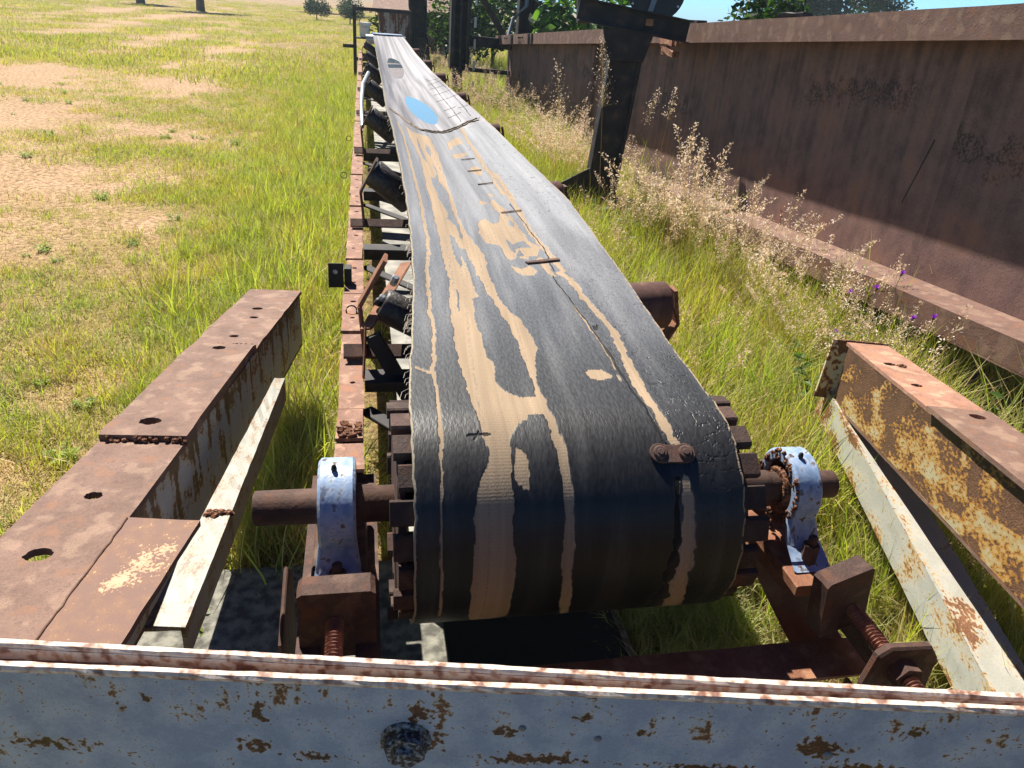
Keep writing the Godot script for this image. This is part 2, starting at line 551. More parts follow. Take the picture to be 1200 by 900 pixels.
# Bare rust at several scales at once: slow changes of tone, flakes of scale, pits and settled dust. Returns [colour, height].
func rust_maps(sd: int, dark: Color, mid: Color, light: Color, dust: Color, bloom: Color) -> Array:
	var n := 768
	var get := func(s: int, f: float, o: int) -> PackedByteArray:
		var im := noise(s, f, o).get_seamless_image(n, n)
		im.convert(Image.FORMAT_L8)
		return im.get_data()
	var big: PackedByteArray = get.call(sd, 0.007, 3)
	var mid_n: PackedByteArray = get.call(sd + 1, 0.026, 4)
	var fine: PackedByteArray = get.call(sd + 2, 0.1, 3)
	var grain: PackedByteArray = get.call(sd + 3, 0.33, 2)
	var big2: PackedByteArray = get.call(sd + 4, 0.011, 4)
	var col := PackedByteArray()
	col.resize(n * n * 3)
	var hei := PackedByteArray()
	hei.resize(n * n)
	for i in n * n:
		var nb := big[i] / 255.0 - 0.5
		var nm := mid_n[i] / 255.0 - 0.5
		var nf := fine[i] / 255.0 - 0.5
		var ng := grain[i] / 255.0 - 0.5
		var nd := big2[i] / 255.0
		var v := nb * 0.35 + nm * 0.3 + nf * 0.35 + ng * 0.5
		var c := mid.lerp(light, minf(1.0, v * 2.2)) if v > 0.0 else mid.lerp(dark, minf(1.0, -v * 2.2))
		var h := 128.0 + nf * 70.0 + ng * 60.0 + nm * 30.0
		if nm * 0.7 + nf * 0.5 > 0.17 and nd < 0.62:
			c = c.lerp(dark, 0.35)
			h += 26.0
		if ng > 0.2 and nf > 0.02:
			c = c * 0.72
			h -= 60.0
		if nd > 0.58: c = c.lerp(dust, clampf((nd - 0.58) * 3.0, 0.0, 0.5) * (0.7 + ng))
		elif nd < 0.36: c = c.lerp(bloom, clampf((0.36 - nd) * 3.5, 0.0, 0.6))
		col[i * 3] = clampi(int(c.r * 255.0), 0, 255)
		col[i * 3 + 1] = clampi(int(c.g * 255.0), 0, 255)
		col[i * 3 + 2] = clampi(int(c.b * 255.0), 0, 255)
		hei[i] = clampi(int(h), 0, 255)
	return [ImageTexture.create_from_image(Image.create_from_data(n, n, false, Image.FORMAT_RGB8, col)), ImageTexture.create_from_image(Image.create_from_data(n, n, false, Image.FORMAT_L8, hei))]

func rusty(maps: Array, scale: float, tint := Color.WHITE, relief := 0.12) -> StandardMaterial3D:
	var m := tri_mat(maps[0], null, scale, 0.82)
	m.albedo_color = tint
	m.heightmap_enabled = true
	m.heightmap_texture = maps[1]
	m.heightmap_scale = relief
	return m

# The girder's web: rust run down in streaks, a pitted dark band, orange blooms and scale.
func web_material() -> StandardMaterial3D:
	var w := 1536
	var h := 480
	var big := bytes_of(noise(101, 0.006, 4), w, h)
	var mid_n := bytes_of(noise(102, 0.025, 4), w, h)
	var fine := bytes_of(noise(103, 0.12, 3), w, h)
	var grain := bytes_of(noise(104, 0.4, 2), w, h)
	var run := bytes_of(noise(105, 0.03, 4), w, h, 1.0, 0.05)
	var col := PackedByteArray()
	col.resize(w * h * 3)
	var hei := PackedByteArray()
	hei.resize(w * h)
	var mid := c8(124, 94, 87)
	var dark := c8(72, 54, 51)
	var light := c8(150, 118, 106)
	var orange := c8(138, 90, 68)
	for y in h:
		var v := float(y) / h
		for x in w:
			var i := y * w + x
			var u := float(x) / w
			var nb := big[i] / 255.0 - 0.5
			var nm := mid_n[i] / 255.0 - 0.5
			var nf := fine[i] / 255.0 - 0.5
			var ng := grain[i] / 255.0 - 0.5
			var nr := run[i] / 255.0 - 0.5
			var t := nb * 0.4 + nm * 0.25 + nf * 0.2 + ng * 0.3 + nr * 0.45 * (1.15 - v)
			var c := mid.lerp(light, minf(1.0, t * 2.0)) if t > 0.0 else mid.lerp(dark, minf(1.0, -t * 2.0))
			var hh := 128.0 + nf * 50.0 + ng * 50.0
			# pitted band that wanders along the plate
			var band := absf(v - 0.36 - 0.10 * sin(u * 5.0 + 0.6) - nm * 0.16)
			var k := clampf(1.0 - band / 0.075, 0.0, 1.0) * clampf(1.6 * sin(u * 9.0 + 1.0) + 0.1 + nb, 0.0, 1.0)
			if k > 0.0 and nf + ng * 0.6 > 0.16 - k * 0.25:
				c = c.lerp(c8(48, 36, 34), 0.75 * k)
				hh -= 40.0 * k
			if nb > 0.08: c = c.lerp(orange, clampf((nb - 0.08) * 2.2, 0.0, 0.55) * (0.6 + nm))
			if ng > 0.18 and nf > 0.05 + nb * 0.3:
				c = c * 0.62
				hh -= 60.0
			if v > 0.84: c = c.lerp(c8(156, 116, 96), (v - 0.84) * 2.4 * (0.5 + nm))
			if v < 0.03: c = c * 0.8
			col[i * 3] = clampi(int(c.r * 255.0), 0, 255)
			col[i * 3 + 1] = clampi(int(c.g * 255.0), 0, 255)
			col[i * 3 + 2] = clampi(int(c.b * 255.0), 0, 255)
			hei[i] = clampi(int(hh), 0, 255)
	var m := StandardMaterial3D.new()
	m.albedo_texture = ImageTexture.create_from_image(Image.create_from_data(w, h, false, Image.FORMAT_RGB8, col))
	m.heightmap_enabled = true
	m.heightmap_texture = ImageTexture.create_from_image(Image.create_from_data(w, h, false, Image.FORMAT_L8, hei))
	m.heightmap_scale = 0.4
	m.roughness = 0.85
	m.texture_repeat = false
	return m

func make_materials() -> void:
	var map_a := rust_maps(201, c8(80, 60, 52), c8(120, 94, 82), c8(148, 122, 108), c8(178, 154, 128), c8(136, 96, 70))
	var map_b := rust_maps(211, c8(38, 27, 24), c8(78, 55, 47), c8(116, 86, 72), c8(140, 112, 90), c8(108, 64, 42))
	var map_c := rust_maps(221, c8(86, 52, 36), c8(136, 88, 62), c8(170, 122, 92), c8(190, 150, 116), c8(120, 66, 40))
	var pits := nnormal(noise(11, 0.06, 5), 5.0)
	var coarse := nnormal(noise(12, 0.02, 5), 12.0)
	var rn := noise(21, 0.04, 6)
	# sun-bleached pinkish rust of the frame and the girder caps
	M.rust_maps_a = map_a
	M.rust = rusty(map_a, 1.15, Color(1.02, 1.0, 0.98), 0.22)
	M.rust_girder = rusty(map_a, 0.85, Color(0.96, 0.92, 0.92), 0.3)
	M.web = web_material()
	M.stringer = rusty(map_a, 1.6, Color(1.16, 1.1, 1.06))
	M.rust_dark = rusty(map_b, 1.3, Color.WHITE, 0.3)
	M.rust_roller = rusty(map_b, 1.2, Color(1.15, 1.1, 1.12), 0.2)
	M.rust_bar = rusty(map_b, 1.5, Color(0.8, 0.8, 0.8), 0.4)
	M.rust_screw = rusty(map_b, 2.6, Color(1.5, 1.36, 1.3))
	M.rust_orange = rusty(map_c, 1.4, Color.WHITE, 0.3)
	M.scale = tri_mat(ntex(noise(27, 0.05, 4), [[0.3, c8(50, 28, 20)], [0.5, c8(92, 54, 34)], [0.7, c8(150, 104, 72)]]), coarse, 4.0, 0.95, 1.4)
	M.dark_steel = tri_mat(ntex(noise(28, 0.015, 5), [[0.25, c8(32, 30, 33)], [0.5, c8(42, 38, 41)], [0.7, c8(54, 46, 46)], [0.88, c8(78, 60, 52)]]), null, 0.7, 0.7, 0.6)
	M.roller = tri_mat(ntex(noise(29, 0.03, 5), [[0.3, c8(28, 26, 28)], [0.55, c8(44, 40, 42)], [0.8, c8(80, 66, 60)]]), pits, 2.0, 0.5, 0.4, 0.2)
	M.blue_paint = tri_mat(ntex(noise(30, 0.014, 6), [[0.2, c8(126, 150, 182)], [0.5, c8(150, 172, 202)], [0.70, c8(168, 184, 202)], [0.735, c8(150, 140, 130)], [0.76, c8(92, 62, 48)], [0.9, c8(74, 50, 40)]]), nnormal(noise(15, 0.05, 3), 1.6), 4.0, 0.4, 0.5)
	M.galv = tri_mat(ntex(noise(31, 0.04, 4), [[0.3, c8(150, 156, 160)], [0.7, c8(196, 200, 202)]]), null, 3.0, 0.4, 1.0, 0.4)
	M.zinc_white = flat_mat(c8(206, 212, 214), 0.5)
	M.concrete = tri_mat(ntex(noise(32, 0.015, 6), [[0.25, c8(82, 80, 72)], [0.5, c8(116, 114, 104)], [0.75, c8(140, 137, 124)]]), nnormal(noise(16, 0.12, 4), 3.0), 2.4, 0.9, 0.5)
	M.rubber = tri_mat(ntex(noise(33, 0.02, 5), [[0.3, c8(46, 46, 48)], [0.6, c8(62, 61, 62)], [0.85, c8(92, 88, 82)]]), nnormal(noise(17, 0.15, 3), 4.0), 1.5, 0.6, 0.5)
	M.thread = flat_mat(c8(214, 204, 184), 0.9)
	M.lap = tri_mat(ntex(noise(36, 0.08, 3), [[0.3, c8(60, 50, 42)], [0.5, c8(120, 104, 88)], [0.7, c8(170, 154, 132)]]), null, 5.0, 0.9)
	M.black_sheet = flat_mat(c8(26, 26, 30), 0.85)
	M.black = flat_mat(c8(34, 32, 33), 0.7)
	M.water = flat_mat(c8(156, 184, 206), 0.015, 0.6)
	M.water.metallic_specular = 0.95
	M.soil = tri_mat(ntex(noise(34, 0.02, 7), [[0.2, c8(130, 100, 72)], [0.4, c8(164, 131, 98)], [0.55, c8(180, 148, 114)], [0.8, c8(200, 170, 136)]], 1024), nnormal(noise(18, 0.09, 6), 5.0, 1024), 0.8, 0.95, 0.9)
	M.soil.vertex_color_use_as_albedo = true
	# blades of grass and leaves: vertex colours, light passes through them
	M.leaf = StandardMaterial3D.new()
	M.leaf.vertex_color_use_as_albedo = true
	M.leaf.roughness = 0.55
	M.leaf.backlight_enabled = true
	M.leaf.backlight = Color(0.85, 1.0, 0.45)
	M.straw = StandardMaterial3D.new()
	M.straw.vertex_color_use_as_albedo = true
	M.straw.roughness = 0.8
	M.straw.backlight_enabled = true
	M.straw.backlight = Color(0.9, 0.85, 0.75)
	M.bark = tri_mat(ntex(noise(35, 0.03, 5), [[0.3, c8(60, 48, 38)], [0.7, c8(110, 92, 74)]]), coarse, 2.0, 0.95, 1.0)
	# paint
	var chips := [[0.242, 0.2, 0.011, 0.1], [0.39, 0.31, 0.03, 0.13], [0.40, 0.16, 0.014, 0.07], [0.483, 0.25, 0.022, 0.045], [0.52, 0.42, 0.08, 0.05], [0.03, 0.44, 0.04, 0.07], [0.81, 0.27, 0.04, 0.09], [0.70, 0.43, 0.06, 0.04], [0.3, 0.46, 0.03, 0.05], [0.11, 0.2, 0.005, 0.06], [0.135, 0.14, 0.006, 0.05], [0.24, 0.4, 0.02, 0.06], [0.9, 0.15, 0.015, 0.04], [0.85, 0.4, 0.05, 0.05], [0.62, 0.22, 0.01, 0.03], [0.56, 0.14, 0.01, 0.04]]
	for c in chips:
		c[0] = 0.182 + 0.65 * c[0]
		c[2] = c[2] * 0.8
	M.rail_paint = painted(2048, 300, 41, {"paint": c8(138, 150, 170), "paint2": c8(174, 182, 194), "rust": c8(46, 30, 24), "rust2": c8(122, 80, 48), "stain": c8(170, 166, 158), "bare": 0.145, "low": 0.3, "top": 0.2, "pit": 0.8, "streak": 0.18, "stained": 0.75, "rough": 0.45, "spots": chips})
	M.left_web = painted(1024, 160, 42, {"paint": c8(172, 178, 184), "paint2": c8(196, 198, 198), "rust": c8(66, 44, 36), "rust2": c8(128, 86, 62), "stain": c8(170, 128, 92), "bare": 0.2, "top": 0.5, "streak": 0.65, "pit": 0.4, "along": -0.12, "rough": 0.5})
	M.right_web = painted(1024, 200, 43, {"paint": c8(180, 172, 140), "paint2": c8(186, 150, 84), "rust": c8(78, 56, 46), "rust2": c8(126, 92, 68), "stain": c8(184, 128, 48), "bare": 0.40, "pit": 2.0, "top": 0.35, "along": -0.24, "grain": 0.7, "stained": 1.5, "rough": 0.6, "relief": 0.25})
	M.cream = painted(1024, 128, 44, {"paint": c8(182, 183, 174), "paint2": c8(204, 203, 194), "rust": c8(104, 70, 50), "rust2": c8(160, 112, 74), "stain": c8(206, 170, 104), "bare": 0.22, "pit": 0.9, "top": 0.15, "low": 0.3, "along": -0.08, "grain": 0.7, "rough": 0.5,
		"spots": [[0.06, 0.5, 0.04, 0.5], [0.14, 0.85, 0.05, 0.3], [0.2, 0.1, 0.05, 0.25]]})
	M.lip = painted(1024, 32, 45, {"paint": c8(214, 206, 190), "paint2": c8(226, 218, 204), "rust": c8(104, 68, 50), "rust2": c8(160, 112, 80), "stain": c8(200, 160, 124), "bare": 0.33, "pit": 0.7, "rough": 0.6})
	M.hopper = painted(256, 128, 46, {"paint": c8(168, 170, 172), "paint2": c8(190, 190, 188), "rust": c8(74, 48, 42), "rust2": c8(112, 76, 64), "stain": c8(140, 104, 84), "bare": 0.38, "streak": 0.4, "pit": 0.3})

# ---------------------------------------------------------------- the belt's surface
const BELT_Z := [0.0, 0.22, 0.47, 0.77, 1.2, 1.9, 2.9, 3.8, 4.85, 6.4, 8.4, 11.5, 17.3]
const BELT_L := [-0.338, -0.325, -0.305, -0.285, -0.266, -0.252, -0.246, -0.243, -0.255, -0.243, -0.237, -0.227, -0.21]
const BELT_R := [0.342, 0.352, 0.368, 0.393, 0.422, 0.466, 0.455, 0.454, 0.44, 0.40, 0.37, 0.375, 0.44]
const BELT_Y := [0.937, 0.938, 0.94, 0.942, 0.945, 0.95, 0.95, 0.95, 0.95, 0.95, 0.95, 0.95, 0.95]
const BELT_SAG := [0.0, 0.0, 0.005, 0.012, 0.025, 0.045, 0.06, 0.065, 0.065, 0.065, 0.065, 0.058, 0.0]
const BELT_END := 17.3

func along(xs: Array, ys: Array, x: float) -> float:
	for i in xs.size() - 1:
		if x <= xs[i + 1]:
			return lerpf(ys[i], ys[i + 1], clampf((x - xs[i]) / (xs[i + 1] - xs[i]), 0, 1))
	return ys[-1]

func belt_at(u: float, s: float) -> Vector3:
	if s < 0.6545:
		var ph := deg_to_rad(150.0) - s / 0.25
		return Vector3(-0.338 + u * 0.68, 0.687 + 0.25 * cos(ph), 0.25 * sin(ph))
	var d := s - 0.6545
	if d > BELT_END:
		var ph := (d - BELT_END) / 0.11
		return Vector3(lerpf(-0.21, 0.44, u), 0.95 - 0.11 + 0.11 * cos(ph), -BELT_END - 0.11 * sin(ph))
	var l := along(BELT_Z, BELT_L, d)
	var r := along(BELT_Z, BELT_R, d)
	var g := along(BELT_Z, BELT_SAG, d)
	if d > 1.5:
		g += 0.022 * exp(-pow((d - 5.4) / 1.3, 2.0)) + 0.022 * exp(-pow((d - 9.9) / 2.2, 2.0))
	var m := along([0.0, 4.0, 4.6, 6.4, 20.0], [0.5, 0.5, 0.48, 0.34, 0.33], d)
	var w := (u - m) / (m if u < m else 1.0 - m)
	return Vector3(lerpf(l, r, u), along(BELT_Z, BELT_Y, d) - g * (1.0 - w * w), -d)

func belt_t(s: float) -> float:
	if s < 2.4: return s / 2.4 * 0.5
	if s < 9.0: return 0.5 + (s - 2.4) / 6.6 * 0.42
	return minf(1.0, 0.92 + (s - 9.0) / 9.0 * 0.08)

func fill_poly(mask: PackedByteArray, w: int, h: int, flat: Array, value: int, wander: FastNoiseLite) -> void:
	var n := flat.size() / 2
	var y0 := h
	var y1 := 0
	for i in n:
		y0 = mini(y0, int(flat[i * 2 + 1]))
		y1 = maxi(y1, int(flat[i * 2 + 1]))
	for y in range(maxi(0, y0), mini(h - 1, y1) + 1):
		var xs := []
		for i in n:
			var j := (i + 1) % n
			var ya: float = flat[i * 2 + 1]
			var yb: float = flat[j * 2 + 1]
			var yy := y + 0.5
			if (ya <= yy) != (yb <= yy):
				xs.append(lerpf(flat[i * 2], flat[j * 2], (yy - ya) / (yb - ya)) * w / 1000.0)
		xs.sort()
		for k in range(0, xs.size() - 1, 2):
			var a: float = xs[k] + wander.get_noise_2d(xs[k] * 0.5, y * 0.9) * 7.0
			var b: float = xs[k + 1] + wander.get_noise_2d(xs[k + 1] * 0.5 + 300, y * 0.9) * 7.0
			for x in range(maxi(0, int(a)), mini(w, int(b) + 1)):
				mask[y * w + x] = value

func draw_line(mask: PackedByteArray, w: int, h: int, spec: Array, value: int, wander: FastNoiseLite, blot := 0.5) -> void:
	var pts: Array = spec[2]
	var n := pts.size() / 2
	for i in n - 1:
		var a := Vector2(pts[i * 2] * w / 1000.0, pts[i * 2 + 1])
		var b := Vector2(pts[i * 2 + 2] * w / 1000.0, pts[i * 2 + 3])
		var steps := int(maxf(absf(b.x - a.x), absf(b.y - a.y))) + 1
		for k in steps + 1:
			var f := float(k) / steps
			var p := a.lerp(b, f)
			p.x += wander.get_noise_2d(p.x * 0.3 + 50, p.y * 0.5) * 7.0
			var hw := maxf(0.6, lerpf(spec[0], spec[1], (i + f) / (n - 1)) * w / 20000.0 * (1.0 + wander.get_noise_2d(p.x, p.y * 1.7 + 90) * blot * 1.6))
			for x in range(int(p.x - hw), int(p.x + hw) + 1):
				for y in range(int(p.y - minf(hw, 1.5)), int(p.y + minf(hw, 1.5)) + 1):
					if x >= 0 and x < w and y >= 0 and y < h: mask[y * w + x] = value

func belt_material() -> StandardMaterial3D:
	var w := 768
	var h := 2048
	var mask := PackedByteArray()
	mask.resize(w * h)
	var wander := noise(61, 0.03, 5)
	for p in TAN_PATCHES: fill_poly(mask, w, h, p, 1, wander)
	for p in DARK_ISLANDS: fill_poly(mask, w, h, p, 0, wander)
	for l in TAN_LINES: draw_line(mask, w, h, l, 1, wander)
	# soften the outlines, so that grit can eat into them
	var soft_im := Image.create_from_data(w, h, false, Image.FORMAT_L8, mask)
	var scaled := soft_im.get_data()
	for i in scaled.size(): scaled[i] = 255 if scaled[i] == 1 else 0
	soft_im = Image.create_from_data(w, h, false, Image.FORMAT_L8, scaled)
	soft_im.resize(w / 4, h / 4, Image.INTERPOLATE_BILINEAR)
	soft_im.resize(w, h, Image.INTERPOLATE_CUBIC)
	var soft := soft_im.get_data()
	var cracks := PackedByteArray()
	cracks.resize(w * h)
	for l in CRACK_LINES: draw_line(cracks, w, h, l, 1, wander, 0.9)
	var big := bytes_of(noise(62, 0.01, 5), w, h, 1.0, 0.25)
	var fine := bytes_of(noise(63, 0.09, 4), w, h)
	var grain := bytes_of(noise(64, 0.35, 2), w, h)
	var rake := bytes_of(noise(65, 0.05, 3), w, h, 0.16, 1.0)      # drawn out across the belt
	var streak := bytes_of(noise(66, 0.03, 3), w, h, 1.0, 0.04)    # drawn out along the belt
	var col := PackedByteArray()
	col.resize(w * h * 3)
	var hei := PackedByteArray()
	hei.resize(w * h)
	var rou := PackedByteArray()
	rou.resize(w * h)
	for y in h:
		var t := float(y) / h
		for x in w:
			var i := y * w + x
			var u := float(x) / w
			var nb := big[i] / 255.0
			var nf := fine[i] / 255.0
			var ng := grain[i] / 255.0
			var ns := streak[i] / 255.0
			var hh := 170.0 + nf * 24.0 + ng * 14.0
			var r := 0.0
			var g := 0.0
			var b := 0.0
			var ro := 0.42 + nf * 0.12 + 0.2 * clampf((t - 0.3) * 3.0, 0.0, 1.0)
			var seam := 0.657 + 0.012 * (u - 0.4)
			var far := 0.0 if t < 0.62 else clampf((t - seam) * 400.0, 0.0, 1.0)
			var sm := soft[i] / 255.0 + (nf - 0.5) * 0.55 + (ng - 0.5) * 0.5
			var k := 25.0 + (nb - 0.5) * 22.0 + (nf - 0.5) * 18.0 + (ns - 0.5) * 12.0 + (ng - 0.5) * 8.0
			k += (44.0 * clampf((t - 0.085) * 7.0, 0.0, 1.0) + 44.0 * clampf((t - 0.15) * 3.2, 0.0, 1.0)) * (0.85 + 0.3 * nb)  # shade put into the colour: dark round the pulley front, lighter along the top
			# the smooth, weathered strip beside the long split
			var split := lerpf(0.80, 0.62, clampf(t / 0.515, 0, 1))
			if u > split:
				k += 7.0 * clampf((u - split) * 20.0, 0.0, 1.0)
				var ck := absf(rake[i] / 255.0 - 0.5)
				var wide := 0.010 * clampf(1.3 - t * 1.6, 0.0, 1.0)
				if ck < wide:
					k *= 0.45
					hh -= 50.0
			k += far * (6.0 + (nb - 0.5) * 30.0)
			r = k * 0.98; g = k * 1.0; b = k * 1.05
			if far > 0.0: r *= 1.03
			# dust the colour of the soil, thin and uneven
			var dust := clampf((nb - 0.5) * 1.4, 0.0, 0.3)
			r = lerpf(r, 140.0, dust * 0.4); g = lerpf(g, 130.0, dust * 0.4); b = lerpf(b, 116.0, dust * 0.4)
			# where the rubber has gone, the tan ply shows; its rim is sharp in places and rubbed thin in others
			var blur := 0.06 + 0.9 * clampf((ns - 0.46) * 3.0 + (nb - 0.5), 0.0, 1.0)
			var gone := clampf((sm - 0.5) / blur + 0.5, 0.0, 1.0) * (1.0 - far)
			if soft[i] < 16: gone = 0.0
			if gone > 0.0:
				var kt := 0.80 + nb * 0.2 + ng * 0.14 + (0.03 if y % 3 == 0 else 0.0) + (ns - 0.5) * 0.16
				var tr := 159.0 * kt
				var tg := 137.0 * kt
				var tb := 111.0 * kt
				var scuff := clampf((ns - 0.6) * 3.0, 0.0, 0.5) * clampf((nf - 0.3) * 2.0, 0.0, 1.0)
				tr = lerpf(tr, 96.0, scuff); tg = lerpf(tg, 90.0, scuff); tb = lerpf(tb, 84.0, scuff)
				r = lerpf(r, tr, gone); g = lerpf(g, tg, gone); b = lerpf(b, tb, gone)
				hh = lerpf(hh, 118.0 + (8.0 if y % 3 == 0 else 0.0) + ng * 26.0, gone)
				ro = lerpf(ro, 0.9, gone)
			if u < 0.003 + nf * 0.006 and t > 0.02:
				r = 158.0; g = 146.0; b = 124.0; ro = 0.9
			if u > 0.993 and nf > 0.4:
				r = 150.0; g = 130.0; b = 104.0; ro = 0.9
			if cracks[i] == 1:
				var cd := 0.28 + 0.3 * far
				r *= cd; g *= cd * 0.95; b *= cd * 0.9
				hh = 30.0
				ro = 0.9
			col[i * 3] = clampi(int(r), 0, 255)
			col[i * 3 + 1] = clampi(int(g), 0, 255)
			col[i * 3 + 2] = clampi(int(b), 0, 255)
			hei[i] = clampi(int(hh), 0, 255)
			rou[i] = clampi(int(ro * 255.0), 0, 255)
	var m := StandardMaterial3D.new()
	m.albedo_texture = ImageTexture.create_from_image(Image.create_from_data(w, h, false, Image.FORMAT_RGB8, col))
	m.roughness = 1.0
	m.roughness_texture = ImageTexture.create_from_image(Image.create_from_data(w, h, false, Image.FORMAT_L8, rou))
	m.heightmap_enabled = true
	m.heightmap_texture = ImageTexture.create_from_image(Image.create_from_data(w, h, false, Image.FORMAT_L8, hei))
	m.heightmap_scale = 0.5
	m.texture_repeat = false
	return m

# ---------------------------------------------------------------- plants
func lin(r: int, g: int, b: int) -> Color: return Color8(r, g, b).srgb_to_linear()

func blade(st: SurfaceTool, base: Vector3, az: float, h: float, w: float, lean: float, curl: float, c0: Color, c1: Color, segs := 3) -> void:
	var out := Vector3(cos(az), 0, sin(az))
	var side := Vector3(-sin(az), 0, cos(az)).rotated(Vector3.UP, rng.randf_range(-0.8, 0.8))
	var p := base
	var ang := lean
	var last := []
	for k in segs + 1:
		var f := float(k) / segs
		var ww := w * (1.0 - f * f) * 0.5 + 0.0002
		var cc := c0.lerp(c1, f)
		var a := p - side * ww
		var b := p + side * ww
		if k > 0:
			vtx(st, last[0], Vector2(0, 0), last[2]); vtx(st, last[1], Vector2(1, 0), last[2]); vtx(st, b, Vector2(1, 1), cc)
			if k < segs:
				vtx(st, last[0], Vector2(0, 0), last[2]); vtx(st, b, Vector2(1, 1), cc); vtx(st, a, Vector2(0, 1), cc)
		last = [a, b, cc]
		p += (out * sin(ang) + Vector3.UP * cos(ang)) * h / segs
		ang += curl / segs

const FRESH := [[170, 176, 84], [188, 188, 98], [204, 198, 116], [148, 160, 76], [214, 204, 136]]
const DRY := [[204, 180, 124], [222, 202, 152], [186, 156, 104], [200, 184, 110]]

func pick(list: Array) -> Color:
	var c: Array = list[rng.randi() % list.size()]
	return lin(c[0], c[1], c[2])

# One clump: N blades within RADIUS.
func clump(n: int, radius: float, h0: float, h1: float, w: float, dry: float, lean: float) -> ArrayMesh:
	var st := S()
	for i in n:
		var r := radius * sqrt(rng.randf())
		var t := rng.randf() * TAU
		var isdry := rng.randf() < dry
		var c := pick(DRY) if isdry else pick(FRESH)
		var root := c.lerp(pick(DRY), 0.35)
		var l := absf(rng.randfn(0.0, lean)) + (0.25 if isdry else 0.0)
		blade(st, Vector3(cos(t) * r, -0.01, sin(t) * r), rng.randf() * TAU, rng.randf_range(h0, h1), w * rng.randf_range(0.7, 1.3), l, rng.randf_range(0.1, 1.3), root, c, 3)
	st.generate_normals()
	return st.commit()

# A stem with a loose, feathery seed head.
func panicle(h: float, head: float, lean: float, spikes: int) -> ArrayMesh:
	var st := S()
	var straw := lin(196, 176, 118)
	var az := rng.randf() * TAU
	var pts := []
	var p := Vector3.ZERO
	var ang := lean * 0.3
	var dir := Vector3(cos(az), 0, sin(az))
	for k in 9:
		pts.append(p)
		p += (dir * sin(ang) + Vector3.UP * cos(ang)) * h / 8.0
		ang += lean / 8.0
	var side := Vector3(-sin(az), 0, cos(az))
	for k in 8:
		for s in [side, dir]:
			var w := 0.0011 * (1.0 - 0.07 * k)
			var a: Vector3 = pts[k]
			var b: Vector3 = pts[k + 1]
			for q in [[a - s * w, a + s * w, b + s * w], [a - s * w, b + s * w, b - s * w]]:
				for v in q: vtx(st, v, Vector2.ZERO, straw.lerp(lin(150, 158, 80), 0.5 - k * 0.06))
	for i in spikes:
		var f := 1.0 - head / h * rng.randf()
		var x := f * 8.0
		var k := mini(7, int(x))
		var base: Vector3 = (pts[k] as Vector3).lerp(pts[k + 1], x - k)
		var spread := head * 0.28 * (1.0 - (f - (1.0 - head / h)) / (head / h) * 0.8)
		var t := rng.randf() * TAU
		var off := Vector3(cos(t), rng.randf_range(0.2, 1.2), sin(t)) * spread * rng.randf_range(0.25, 1.0)
		var tip := base + off
		var c := lin(250, 240, 226).lerp(lin(224, 198, 184), rng.randf())
		var th := off.cross(Vector3(0.3, 1, 0.2)).normalized() * 0.0005
		for v in [base - th, base + th, tip]: vtx(st, v, Vector2.ZERO, straw)
		var l := rng.randf_range(0.005, 0.010)
		var u1 := Vector3(rng.randf() - 0.5, rng.randf_range(-0.3, 0.8), rng.randf() - 0.5).normalized() * l
		var u2 := u1.cross(Vector3(rng.randf() - 0.5, rng.randf() - 0.5, rng.randf() - 0.5)).normalized() * l * 0.4
		for q in [[tip - u1, tip + u2, tip + u1], [tip - u1, tip - u2, tip + u1]]:
			for v in q: vtx(st, v, Vector2.ZERO, c)
	st.generate_normals()
	return st.commit()

# A leafy weed: stems with broad leaves.
func weed_mesh(h: float, stems: int, leaf: float, tone: Color, tone2: Color, bloom := 0) -> ArrayMesh:
	var st := S()
	for s in stems:
		var az := TAU * s / stems + rng.randf_range(-0.5, 0.5)
		var p := Vector3(cos(az), 0, sin(az)) * 0.02
		var ang := rng.randf_range(0.1, 0.6)
		var hh := h * rng.randf_range(0.6, 1.0)
		for k in 8:
			var d := Vector3(cos(az) * sin(ang), cos(ang), sin(az) * sin(ang))
			var q := p + d * hh / 8.0
			var w := Vector3(-sin(az), 0, cos(az)) * 0.0015
			for v in [p - w, p + w, q + w, p - w, q + w, q - w]: vtx(st, v, Vector2.ZERO, tone.lerp(lin(120, 100, 70), 0.4))
			p = q
			ang += rng.randf_range(0.0, 0.12)
			for e in 2:
				var t := rng.randf() * TAU
				var ld := Vector3(cos(t), rng.randf_range(-0.2, 0.7), sin(t)).normalized()
				var sd := ld.cross(Vector3.UP).normalized().rotated(ld, rng.randf_range(-0.5, 0.5))
				var l := leaf * rng.randf_range(0.6, 1.2)
				var c := tone.lerp(tone2, rng.randf())
				var a := p
				var m1 := p + ld * l * 0.45 + sd * l * 0.22
				var m2 := p + ld * l * 0.45 - sd * l * 0.22
				var b := p + ld * l - Vector3.UP * l * 0.15
				for v in [a, m1, b, a, b, m2]: vtx(st, v, Vector2.ZERO, c)
	st.generate_normals()
	return st.commit()

func scatter(parent: Node3D, called: String, meshes: Array, where: Array, tints: Array, m: Material) -> void:
	for k in meshes.size():
		var idx := []
		for i in range(k, where.size(), meshes.size()): idx.append(i)
		if idx.is_empty(): continue
		var mm := MultiMesh.new()
		mm.transform_format = MultiMesh.TRANSFORM_3D
		mm.use_colors = true
		mm.mesh = meshes[k]
		mm.instance_count = idx.size()
		for j in idx.size():
			mm.set_instance_transform(j, where[idx[j]])
			mm.set_instance_color(j, tints[idx[j]])
		var mi := MultiMeshInstance3D.new()
		mi.name = called
		mi.multimesh = mm
		mi.material_override = m
		parent.add_child(mi, true)

var n_patch := FastNoiseLite.new()
var n_lump := FastNoiseLite.new()

